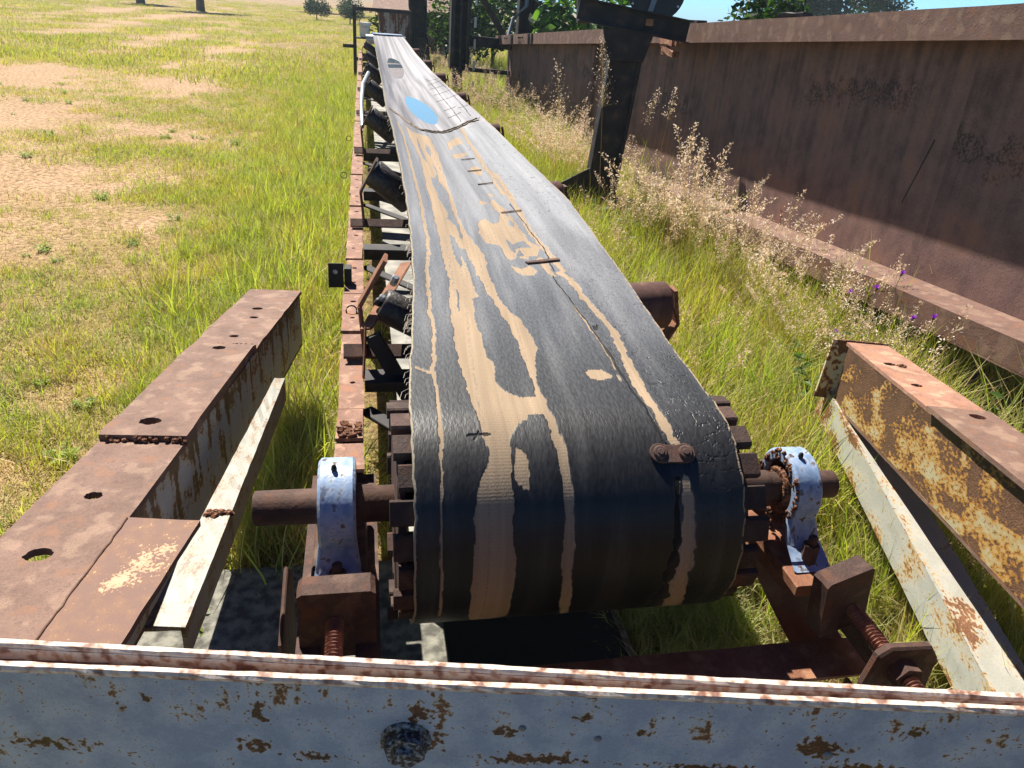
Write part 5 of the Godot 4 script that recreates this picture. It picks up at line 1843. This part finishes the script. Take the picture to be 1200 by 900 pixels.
	for k in 18:
		var q := r0.lerp(r1, 0.66) - bx * rng.randf_range(0.0, 0.055) + bd * rng.randf_range(-0.008, 0.008) + Vector3(0, 0.001, 0)
		lathe(ct, q - Vector3(0, 0.003, 0), q + Vector3(0, 0.005, 0), [[0.0, 0.011], [1.0, 0.005]], 6, true, 0.3)
	put(ct, "weld_rust", M.scale, o).set_meta("kind", "stuff")
	# the opposite arm, rusty yellow
	var A := Vector3(1.431, 0.607, -1.083)
	var rd := Vector3(-0.25, 0.121, 0.961).normalized()
	var rx := Vector3(0.968, 0.0, 0.252)
	var ru := rd.cross(rx).normalized()
	if ru.y < 0: ru = -ru
	var L := 2.02
	var rt := S()
	holed_plate(rt, A, rx, rd, 0.16, 0.185, 0.86, 0.013, [[0.063, 0.27, 0.019], [0.061, 0.505, 0.0165]], 0.002)
	put(rt, "flange_plate", M.rust_pale, o)
	var rt2 := S()
	holed_plate(rt2, A + rd * 0.755 + ru * 0.014 - rx * 0.016, rx, rd, 0.185, 0.20, L - 0.755, 0.014, [[0.118, 0.06, 0.021], [0.10, 0.62, 0.02]], 0.002)
	put(rt2, "cover_plate", M.rust, o)
	var hole := S()
	for k in 12:
		var q := A + rx * (0.1 + rng.randf_range(-0.014, 0.014)) + rd * (0.285 + rng.randf_range(-0.014, 0.014)) + ru * 0.001
		lathe(hole, q - ru * 0.003, q + ru * 0.004, [[0.0, 0.009], [1.0, 0.004]], 6, true, 0.3)
	put(hole, "burnt_edge", M.scale, o).set_meta("kind", "stuff")
	var rw := S()
	var t0 := A + rd * 0.03 - ru * 0.013
	var t1 := A + rd * L - ru * 0.013
	slab(rw, t0, t1, t1 - Vector3(0, 0.235, 0), t0 - Vector3(0, 0.235, 0), rx * 0.010, 50, 8, 0.0008)
	put(rw, "web", M.right_web, o).set_meta("label", "cream and ochre side of the arm, pitted with rust")
	var rb := S()
	slab(rb, t0 - Vector3(0, 0.236, 0), t1 - Vector3(0, 0.236, 0), t1 - Vector3(0, 0.236, 0) + rx * 0.17, t0 - Vector3(0, 0.236, 0) + rx * 0.17, Vector3(0, -0.011, 0), 20, 2, 0.0007)
	put(rb, "lower_flange", M.rust, o)
	var en := S()
	slab(en, A - rx * 0.045 - rd * 0.02 + Vector3(0, 0.002, 0), A + rx * 0.17 - rd * 0.02 + Vector3(0, 0.002, 0), A + rx * 0.17 - rd * 0.02 - Vector3(0, 0.255, 0), A - rx * 0.06 - rd * 0.02 - Vector3(0, 0.255, 0), -rd * 0.012, 6, 6, 0.0015)
	put(en, "end_plate", M.cream_small, o)
	# its brace: an angle with the ridge up
	var q0 := Vector3(1.437, 0.385, -1.14)
	var q1 := Vector3(0.985, 0.262, 0.62)
	var qd := (q1 - q0).normalized()
	var qx := qd.cross(Vector3.UP).normalized()
	if qx.x < 0: qx = -qx
	var qs := S()
	slab(qs, q0, q1, q1 - Vector3(0, 0.115, 0) - qx * 0.02, q0 - Vector3(0, 0.115, 0) - qx * 0.02, qx * 0.008, 40, 4, 0.0008)
	put(qs, "brace_side", M.cream, o)
	var qt := S()
	slab(qt, q0 + qx * 0.13 - Vector3(0, 0.012, 0), q1 + qx * 0.13 - Vector3(0, 0.012, 0), q1, q0, Vector3(0, -0.008, 0), 40, 4, 0.0008)
	put(qt, "brace_top", M.cream_top, o)
	# fallen strip by the brace
	var st := S()
	bar(st, Vector3(-0.83, 0.062, -0.12), Vector3(-0.80, 0.30, 0.02), 0.02, 0.008, Vector3(1, 0, 0), 4, 0.001)
	tag(put(st, "steel_strip", M.rust_orange, null, Vector3(-0.83, 0.06, -0.12)), "narrow rusty steel strip leaning at the foot of the cream brace", "steel strip")

# ---------------------------------------------------------------- the great girder
func make_girder() -> void:
	var a := Vector3(2.19, 0.1, -6.55)
	var b := Vector3(2.414, 0.4, -1.18)
	var d := (b - a).normalized()
	var far := a - d * 6.9
	var near := b + d * 3.4
	var n := d.cross(Vector3.UP).normalized()
	if n.x > 0: n = -n      # towards the conveyor
	var o := thing("steel_girder", far, "huge rusty plate girder lying on edge in the grass, its web mostly in shadow", "girder")
	var dep := 0.235
	var H := 1.50
	var split := 6.9 + 0.45
	var total := far.distance_to(near)
	# web in three plates
	var cuts := [0.0, 7.3, 11.2, total]
	for k in 3:
		var s := S()
		var p0: Vector3 = far + d * (cuts[k] + 0.001) - n * dep
		var p1: Vector3 = far + d * (cuts[k + 1] - 0.001) - n * dep
		slab(s, p0 + Vector3(0, H - 0.02, 0), p1 + Vector3(0, H - 0.02, 0), p1 + Vector3(0, 0.02, 0), p0 + Vector3(0, 0.02, 0), -n * 0.014, 30, 6, 0.0012)
		put(s, "web_plate", M.web, o)
	# top chord: channel with a deep lip, in two lengths
	for e in [[0.0, total, 1.0]]:
		var p0: Vector3 = far + d * e[0]
		var p1: Vector3 = far + d * e[1]
		var s := S()
		var prof := PackedVector2Array([Vector2(0, 0.0), Vector2(0, 0.145), Vector2(-0.45, 0.145), Vector2(-0.45, 0.0), Vector2(-0.438, 0.0), Vector2(-0.438, 0.132), Vector2(-0.012, 0.132), Vector2(-0.012, 0.0)])
		extrude(s, prof, p0 + Vector3(0, H - 0.145, 0), p1 + Vector3(0, H - 0.145, 0), n, Vector3.UP, 40, 0.0012)
		put(s, "top_chord", M.rust_girder, o)
	# joint straps and bolts on the lip
	for k in [1.35, 2.55, 2.75]:
		var s := S()
		var p: Vector3 = far + d * k + n * 0.001 + Vector3(0, H - 0.15, 0)
		box(s, p + Vector3(0, 0.075, 0) + n * 0.008, Vector3(0.02, 0.15, 0.16 if k < 2.0 else 0.07), 0.003)
		put(s, "joint_strap", M.dark_steel, o)
	for k in [0.85, 1.0, 1.9, 2.0, 2.15]:
		var s := S()
		var p: Vector3 = far + d * k + Vector3(0, H - 0.05, 0) + n * 0.001
		cyl(s, p, p + n * 0.02, 0.016, 0.014, 8)
		put(s, "bolt", M.dark_steel, o)
	# torn tongue of the lip where it meets the trestle
	var tg := S()
	for k in 5:
		var p: Vector3 = far + d * (split + 0.30 + 0.02 * k) + Vector3(0, H - 0.10 - 0.03 * k, 0) + n * 0.01
		bar(tg, p, p + d * 0.34 + n * 0.03 * (k % 2) - Vector3(0, 0.05 - 0.03 * (k % 3), 0), 0.02, 0.05, Vector3.UP, 3, 0.006)
	put(tg, "torn_lip", M.rust_orange, o)
	# bottom chord: ledge and lip
	var s2 := S()
	var pf := PackedVector2Array([Vector2(0, 0.0), Vector2(0, 0.135), Vector2(-0.012, 0.135), Vector2(-0.012, 0.133), Vector2(-0.233, 0.15), Vector2(-0.233, 0.138), Vector2(-0.012, 0.121), Vector2(-0.012, 0.0)])
	extrude(s2, pf, far, near, n, Vector3.UP, 60, 0.0015)
	put(s2, "bottom_chord", M.rust_girder, o)
	var s3 := S()
	extrude(s3, rect(-0.4, -0.012, 0.0, 0.0, 0.002), far, near, n, Vector3.UP, 40, 0.001)
	put(s3, "bottom_plate", M.rust_girder, o)
	# stiffeners on the web
	for k in [0.35, 5.15]:
		var s := S()
		var p: Vector3 = far + d * k - n * (dep - 0.045)
		bar(s, p + Vector3(0, 0.19, 0), p + Vector3(0, H - 0.15, 0), 0.012, 0.09, d, 4, 0.001)
		put(s, "stiffener", M.web, o)
	# deep scratch down the web
	for e in [[10.95, 0.52, 0.36], [11.6, 1.15, 0.32]]:
		var s := S()
		var p: Vector3 = far + d * e[0] - n * (dep - 0.001) + Vector3(0, e[1], 0)
		bar(s, p, p + Vector3(0, e[2], 0) + d * 0.11, 0.008, 0.004, n, 4, 0.001, 0.001)
		put(s, "web_scar", M.black, o)
	# timber block under the near end
	var tb := S()
	var bp := b + d * 1.6 - n * 0.12
	box(tb, Vector3(bp.x, 0.24, bp.z), Vector3(0.4, 0.48, 0.25), 0.01)
	tag(put(tb, "timber_block", M.bark, null, Vector3(bp.x, 0, bp.z)), "weathered timber block propping the near end of the girder", "block")

# ---------------------------------------------------------------- things behind
func channel(st: SurfaceTool, a: Vector3, b: Vector3, w: float, h: float, t: float, right: Vector3, up: Vector3, segs := 2) -> void:
	extrude(st, PackedVector2Array([Vector2(-w / 2, -h / 2), Vector2(w / 2, -h / 2), Vector2(w / 2, -h / 2 + t), Vector2(-w / 2 + t, -h / 2 + t), Vector2(-w / 2 + t, h / 2 - t), Vector2(w / 2, h / 2 - t), Vector2(w / 2, h / 2), Vector2(-w / 2, h / 2)]), a, b, right, up, segs, 0.001)

func make_background() -> void:
	# trestle standing against the girder
	var t := thing("steel_trestle", Vector3(1.65, 0, -5.2), "dark steel trestle with a broad leg, standing in front of the girder", "trestle")
	var s := S()
	bar(s, Vector3(1.60, 0.1, -5.2), Vector3(1.71, 1.62, -5.2), 0.26, 0.10, Vector3(0, 0, 1), 6, 0.002, 0.006)
	put(s, "leg", M.dark_steel, t)
	s = S()
	bar(s, Vector3(1.48, 0.1, -5.136), Vector3(1.585, 1.55, -5.136), 0.03, 0.03, Vector3(0, 0, 1), 6, 0.001)
	put(s, "leg_edge", M.dark_steel, t)
	s = S()
	bar(s, Vector3(1.72, 0.1, -5.136), Vector3(1.825, 1.5, -5.136), 0.03, 0.03, Vector3(0, 0, 1), 6, 0.001)
	put(s, "leg_edge", M.dark_steel, t)
	s = S()
	channel(s, Vector3(1.26, 1.72, -5.12), Vector3(2.2, 1.61, -5.12), 0.09, 0.17, 0.012, Vector3(0, 0, 1), Vector3(0.11, 1, 0).normalized(), 6)
	put(s, "top_beam", M.dark_steel, t)
	s = S()
	cutout(s, PackedVector2Array([Vector2(-0.20, 0.0), Vector2(0.24, 0.0), Vector2(0.17, -0.24), Vector2(-0.13, -0.24)]), Vector3(1.66, 1.60, -5.11), Vector3.RIGHT, Vector3.UP, Vector3(0, 0, 1), 0.014, 0.003)
	put(s, "head_gusset", M.dark_steel, t)
	s = S()
	box(s, Vector3(1.83, 1.66, -5.066), Vector3(0.06, 0.05, 0.012), 0.003)
	put(s, "small_plate", M.rust_orange, t)
	s = S()
	channel(s, Vector3(1.17, 0.27, -5.16), Vector3(2.2, 0.08, -5.16), 0.09, 0.18, 0.012, Vector3(0, 0, 1), Vector3(0.18, 1, 0).normalized(), 6)
	put(s, "foot_beam", M.dark_steel, t)
	s = S()
	cutout(s, PackedVector2Array([Vector2(0, 0), Vector2(0.34, 0), Vector2(0.34, 0.24)]), Vector3(1.18, 0.32, -5.17), Vector3(1, -0.18, 0).normalized(), Vector3.UP, Vector3(0, 0, 1), 0.014, 0.003)
	put(s, "foot_gusset", M.dark_steel, t)
	s = S()
	bar(s, Vector3(1.33, 1.62, -5.2), Vector3(1.30, 2.3, -5.3), 0.12, 0.06, Vector3(0, 0, 1), 3, 0.001)
	put(s, "upper_post", M.dark_steel, t)
	# flanged wheel lying against the girder's top
	var w := thing("flanged_wheel", Vector3(2.36, 1.93, -6.5), "dark flanged steel wheel with bolt holes, resting on the girder behind the trestle", "wheel")
	var wc := Vector3(2.36, 1.93, -6.5)
	var wd := Vector3(-0.25, 0.05, 1).normalized()
	s = S()
	lathe(s, wc - wd * 0.12, wc + wd * 0.02, [[0.0, 0.24], [0.15, 0.22], [0.8, 0.22], [0.82, 0.275], [1.0, 0.275]], 36)
	put(s, "rim", M.black_steel, w)
	var wa := axes(wd)
	for k in 12:
		s = S()
		var q: Vector3 = wc + (wa[0] * cos(TAU * k / 12) + wa[1] * sin(TAU * k / 12)) * 0.25 + wd * 0.02
		cyl(s, q, q + wd * 0.012, 0.014, 0.012, 8)
		put(s, "rim_bolt", M.galv, w)
	s = S()
	bar(s, wc + wd * 0.035 + wa[0] * -0.06 + wa[1] * 0.24, wc + wd * 0.035 + wa[0] * 0.05 - wa[1] * 0.22, 0.05, 0.03, wd, 2)
	put(s, "spoke_bar", M.galv_dark, w)
	# steel tower of two posts
	var p := thing("twin_post_tower", Vector3(1.8, 0, -13.0), "dark steel tower of two tall posts and a diagonal brace past the girder's far end", "steel tower")
	s = S()
	channel(s, Vector3(1.21, 0.66, -13.0), Vector3(1.21, 3.4, -13.0), 0.28, 0.33, 0.03, Vector3(0, 0, 1), Vector3.RIGHT, 3)
	bar(s, Vector3(1.19, 0.0, -13.0), Vector3(1.19, 0.68, -13.0), 0.17, 0.17, Vector3(0, 0, 1), 2)
	put(s, "post", M.dark_steel, p)
	s = S()
	for x in [1.09, 1.21, 1.33]:
		s = S()
		bar(s, Vector3(x, 0.68, -12.855), Vector3(x, 3.4, -12.855), 0.035, 0.02, Vector3(0, 0, 1))
		put(s, "post_rib", M.dark_steel, p)
	s = S()
	channel(s, Vector3(2.47, 0.0, -13.6), Vector3(2.47, 3.4, -13.6), 0.26, 0.32, 0.03, Vector3(0, 0, 1), Vector3.RIGHT, 3)
	put(s, "post", M.dark_steel, p)
	s = S()
	bar(s, Vector3(1.38, 2.1, -13.1), Vector3(2.1, 1.12, -13.3), 0.1, 0.08, Vector3(0, 0, 1), 3, 0.001)
	put(s, "diagonal_brace", M.dark_steel, p)
	s = S()
	bar(s, Vector3(1.40, 1.12, -13.0), Vector3(2.3, 1.08, -13.2), 0.09, 0.17, Vector3.UP, 3, 0.001)
	put(s, "tie_beam", M.dark_steel, p)
	s = S()
	bar(s, Vector3(1.29, 0.66, -13.0), Vector3(2.3, 0.62, -13.2), 0.08, 0.07, Vector3.UP, 3, 0.001)
	put(s, "tie_beam", M.dark_steel, p)
	s = S()
	pipe(s, [Vector3(2.08, 1.2, -13.2), Vector3(2.2, 1.5, -13.4), Vector3(2.42, 1.72, -13.4), Vector3(2.45, 2.6, -13.4)], 0.035, 10)
	put(s, "pipe", M.galv_dark, p)
	for k in 5:
		s = S()
		box(s, Vector3(1.47, 1.75 - k * 0.34, -12.95), Vector3(0.035, 0.16, 0.03), 0.004)
		put(s, "chain_link", M.galv, p)
	# rusty hopper boxes beyond the conveyor's end
	var boxes := [[0.30, -19.0, 0.62, "rusty white hopper box with a sunlit flat lid, directly behind the conveyor's head"], [1.33, -19.6, 0.62, "second rusty hopper box, between the dark column and the tall post"]]
	for k in 2:
		var e: Array = boxes[k]
		var h := thing("hopper_box", Vector3(e[0], 0, e[1]), e[3], "hopper", "rusty hopper boxes")
		var c := Vector3(e[0], 0, e[1])
		s = S()
		slab(s, c + Vector3(-0.36, 1.40, 0.4), c + Vector3(0.36, 1.44, 0.4), c + Vector3(0.30, 0.5, 0.34), c + Vector3(-0.30, 0.5, 0.34), Vector3(0, 0, -0.74), 4, 4, 0.004)
		put(s, "body", M.hopper, h)
		s = S()
		bar(s, c + Vector3(-0.06, 1.44, 0.52), c + Vector3(-0.02, 1.95, -1.3), 0.86, 0.03, Vector3.UP, 6, 0.004)
		put(s, "lid", M.rust, h)
		for x in [-0.28, 0.28]:
			s = S()
			bar(s, c + Vector3(x, 0.0, 0.2), c + Vector3(x, 0.55, 0.2), 0.06, 0.06, Vector3(0, 0, 1))
			put(s, "leg", M.dark_steel, h)
	var col := thing("steel_column", Vector3(0.86, 0, -18.6), "dark steel column between the two hopper boxes", "column")
	s = S()
	channel(s, Vector3(0.86, 0.0, -18.6), Vector3(0.84, 2.0, -18.7), 0.3, 0.42, 0.03, Vector3(0, 0, 1), Vector3.RIGHT, 3)
	put(s, "shaft", M.dark_steel, col)
	s = S()
	cutout(s, PackedVector2Array([Vector2(-0.1, 0.0), Vector2(0.34, 0.0), Vector2(0.22, 0.9), Vector2(-0.1, 0.9)]), Vector3(0.86, 0.0, -18.42), Vector3.RIGHT, Vector3.UP, Vector3(0, 0, 1), 0.02)
	put(s, "foot_plate", M.dark_steel, col)
	# angle-iron gantry round the conveyor's head
	var g := thing("angle_iron_gantry", Vector3(-0.6, 0, -17.0), "thin dark angle-iron gantry standing over the head of the conveyor", "gantry")
	for e in [[Vector3(-0.60, 0.0, -17.0), Vector3(-0.60, 1.46, -17.0)], [Vector3(-0.60, 0.0, -18.4), Vector3(-0.60, 1.5, -18.4)], [Vector3(0.62, 0.0, -17.4), Vector3(0.62, 1.46, -17.4)]]:
		s = S()
		bar(s, e[0], e[1], 0.06, 0.06, Vector3(0, 0, 1), 3, 0.001)
		put(s, "post", M.dark_steel, g)
	for e in [[Vector3(-0.63, 1.44, -17.0), Vector3(0.62, 1.42, -17.35)], [Vector3(-0.6, 1.47, -17.03), Vector3(-0.6, 1.5, -18.4)], [Vector3(-0.85, 0.70, -16.96), Vector3(-0.57, 0.70, -16.96)], [Vector3(-0.6, 0.45, -16.96), Vector3(-0.2, 0.45, -16.96)]]:
		s = S()
		bar(s, e[0], e[1], 0.05, 0.07, Vector3.UP, 3, 0.001)
		put(s, "rail", M.dark_steel, g)
	var bk := thing("white_bucket", Vector3(-0.38, 0.75, -17.7), "small white bucket on the gantry beside the head of the conveyor", "bucket")
	s = S()
	lathe(s, Vector3(-0.38, 0.86, -17.7), Vector3(-0.38, 1.16, -17.7), [[0.0, 0.1], [0.02, 0.105], [0.9, 0.125], [0.92, 0.135], [1.0, 0.135]], 24)
	put(s, "pail", M.zinc_white, bk)
	s = S()
	var hp := []
	for k in 13: hp.append(Vector3(-0.38 + cos(PI * k / 12) * 0.13, 1.15 - sin(PI * k / 12) * 0.09, -17.565))
	pipe(s, hp, 0.006, 6)
	put(s, "handle", M.galv, bk)
	s = S()
	box(s, Vector3(-0.38, 0.84, -17.7), Vector3(0.5, 0.03, 0.3), 0.004)
	put(s, "shelf", M.dark_steel, g)
	# pale roofing sheets stacked behind the girder
	var sh := [[Vector3(8.3, 1.56, -9.0), Vector3(9.1, 1.72, -9.0), "tan metal sheet propped behind the girder's top edge", M.rust_pale], [Vector3(8.85, 1.7, -8.2), Vector3(10.2, 1.85, -8.2), "white metal sheet behind the girder, beside the tan one", M.zinc_white]]
	for e in sh:
		var o := thing("metal_sheet", Vector3(e[0].x, 0, e[0].z), e[2], "metal sheet")
		s = S()
		var prof := PackedVector2Array()
		for k in 13: prof.append(Vector2(k * 0.1, 0.02 if k % 2 else 0.0))
		for k in 13: prof.append(Vector2(1.2 - k * 0.1, 0.026 if (12 - k) % 2 else 0.006))
		extrude(s, prof, e[0], e[1], Vector3(0, 0, -1), Vector3(-0.2, 1, 0).normalized(), 4, 0.001)
		put(s, "sheet", e[3], o)
		for x in [0.2, 0.8]:
			s = S()
			var q: Vector3 = (e[0] as Vector3).lerp(e[1], x)
			bar(s, Vector3(q.x, 0, q.z - 0.5), Vector3(q.x, q.y - 0.01, q.z - 0.5), 0.08, 0.08, Vector3(0, 0, 1))
			put(s, "prop", M.bark, o)
	# scrap on the girder's top
	var sc := [[10.2, "flat dark offcut of steel lying on the girder just past the trestle", 0.22], [11.9, "small rusty lump of scrap on the girder's top plate", 0.1]]
	for e in sc:
		var d := Vector3(0.224, 0.3, 5.37).normalized()
		var q: Vector3 = Vector3(2.19, 0.1, -6.55) - d * 6.9 + d * (e[0] - 2.3) + Vector3(0.1, 1.5, 0)
		s = S()
		bar(s, q + Vector3(-0.02, 0.018, -e[2]), q + Vector3(0.05, 0.03, e[2]), 0.1, 0.03, Vector3.UP, 4, 0.004)
		tag(put(s, "steel_offcut", M.dark_steel, null, q), e[1], "scrap steel")

func extra_materials() -> void:
	M.leaf_petal = M.straw.duplicate()
	M.leaf_petal.backlight = Color(0.9, 0.6, 1.0)
	M.rubber_dusty = tri_mat(ntex(noise(71, 0.012, 5), [[0.3, c8(120, 118, 112)], [0.6, c8(148, 146, 138)], [0.85, c8(170, 164, 152)]]), null, 0.8, 0.8)
	M.bolt = tri_mat(ntex(noise(72, 0.04, 4), [[0.3, c8(36, 28, 26)], [0.5, c8(70, 58, 52)], [0.62, c8(120, 122, 126)], [0.8, c8(160, 164, 168)]]), nnormal(noise(19, 0.06, 4), 10.0), 5.0, 0.5, 1.0)
	M.rail_rivet = flat_mat(c8(120, 118, 116), 0.6)
	M.lip = tri_mat(ntex(noise(73, 0.028, 5), [[0.22, c8(120, 80, 62)], [0.36, c8(178, 140, 118)], [0.46, c8(208, 186, 170)], [0.7, c8(216, 206, 194)], [0.85, c8(186, 146, 120)]]), nnormal(noise(20, 0.06, 4), 2.5), 2.2, 0.6, 0.5)
	M.rust_gusset = painted(192, 512, 50, {"paint": c8(122, 94, 82), "paint2": c8(134, 102, 80), "rust": c8(176, 144, 114), "rust2": c8(206, 176, 142), "stain": c8(140, 106, 82), "bare": 0.16, "pit": 0.6, "grain": 1.4, "low": -0.2, "rough": 0.85, "relief": 0.12, "spots": [[0.66, 0.38, 0.3, 0.17], [0.45, 0.5, 0.22, 0.1], [0.8, 0.24, 0.15, 0.1]]})
	M.rust_pale = rusty(M.rust_maps_a, 1.0, Color(1.34, 1.26, 1.2))
	M.black_steel = flat_mat(c8(30, 32, 38), 0.5, 0.2)
	M.galv_dark = flat_mat(c8(104, 118, 130), 0.5, 0.2)
	M.brace_v = M.cream.duplicate()
	M.brace_v.albedo_texture = painted(128, 1024, 47, {"paint": c8(184, 186, 180), "paint2": c8(206, 206, 198), "rust": c8(96, 66, 48), "rust2": c8(150, 108, 76), "stain": c8(186, 150, 96), "bare": 0.26, "pit": 1.2, "grain": 0.8, "stained": 1.3, "spots": [[0.4, 0.66, 0.7, 0.02]]}).albedo_texture
	M.brace_v.heightmap_enabled = false
	M.cream_top = painted(1024, 128, 48, {"paint": c8(192, 189, 176), "paint2": c8(212, 208, 196), "rust": c8(120, 80, 56), "rust2": c8(176, 128, 92), "stain": c8(218, 188, 136), "bare": 0.19, "pit": 0.5, "low": 0.4, "grain": 0.7, "rough": 0.55,
		"spots": [[0.72, 0.8, 0.05, 0.4], [0.66, 0.6, 0.03, 0.4], [0.05, 0.5, 0.05, 0.5]]})
	for nm in ["cream", "cream_top"]: M[nm].albedo_color = Color(0.86, 0.86, 0.86)
	M.brace_v.albedo_color = Color(0.70, 0.69, 0.65)
	M.cream_small = painted(128, 160, 49, {"paint": c8(200, 196, 172), "paint2": c8(214, 206, 184), "rust": c8(84, 56, 42), "rust2": c8(138, 94, 62), "stain": c8(190, 150, 92), "bare": 0.36, "pit": 0.8, "low": 0.5, "top": 0.5, "grain": 3.0})

func _ready() -> void:
	rng.seed = 20240
	# camera
	var cam := Camera3D.new()
	cam.name = "camera"
	cam.position = Vector3(-0.42, 1.70, 1.42)
	cam.basis = Basis(Vector3.UP, deg_to_rad(-11.8)) * Basis(Vector3.RIGHT, deg_to_rad(-26.12)) * Basis(Vector3.BACK, deg_to_rad(4.35))
	cam.fov = 53.13
	cam.near = 0.05
	cam.far = 1500.0
	add_child(cam)
	cam.current = true
	# sky and sun
	var sky_m := ProceduralSkyMaterial.new()
	sky_m.sky_top_color = Color(0.035, 0.11, 0.34)
	sky_m.sky_horizon_color = Color(0.60, 0.86, 1.0)
	sky_m.sky_curve = 0.13
	sky_m.ground_bottom_color = Color(0.32, 0.28, 0.2)
	sky_m.ground_horizon_color = Color(0.6, 0.66, 0.62)
	sky_m.sun_angle_max = 8.0
	sky_m.sky_energy_multiplier = 0.92
	var sky := Sky.new()
	sky.sky_material = sky_m
	var env := Environment.new()
	env.background_mode = Environment.BG_SKY
	env.sky = sky
	env.tonemap_mode = Environment.TONE_MAPPER_LINEAR
	env.tonemap_exposure = 2.0
	env.sdfgi_enabled = true
	env.ssao_enabled = true
	env.ssil_enabled = true
	env.fog_enabled = true
	env.fog_density = 0.0012
	env.fog_light_color = Color(0.8, 0.88, 0.92)
	var we := WorldEnvironment.new()
	we.name = "environment"
	we.environment = env
	add_child(we)
	var sun := DirectionalLight3D.new()
	sun.name = "sun"
	sun.light_color = Color(1.0, 0.975, 0.93)
	sun.light_energy = 1.6
	sun.light_angular_distance = 0.5
	sun.shadow_enabled = true
	add_child(sun)
	sun.look_at_from_position(Vector3(-0.22, 0.79, -0.56), Vector3.ZERO, Vector3.RIGHT)
	n_patch.seed = 5
	n_patch.frequency = 0.05
	n_lump.seed = 8
	n_lump.frequency = 0.05
	make_materials()
	extra_materials()
	make_ground()
	make_conveyor()
	make_frame()
	make_girder()
	make_background()
	make_trees()
	make_grass()
	make_plants()
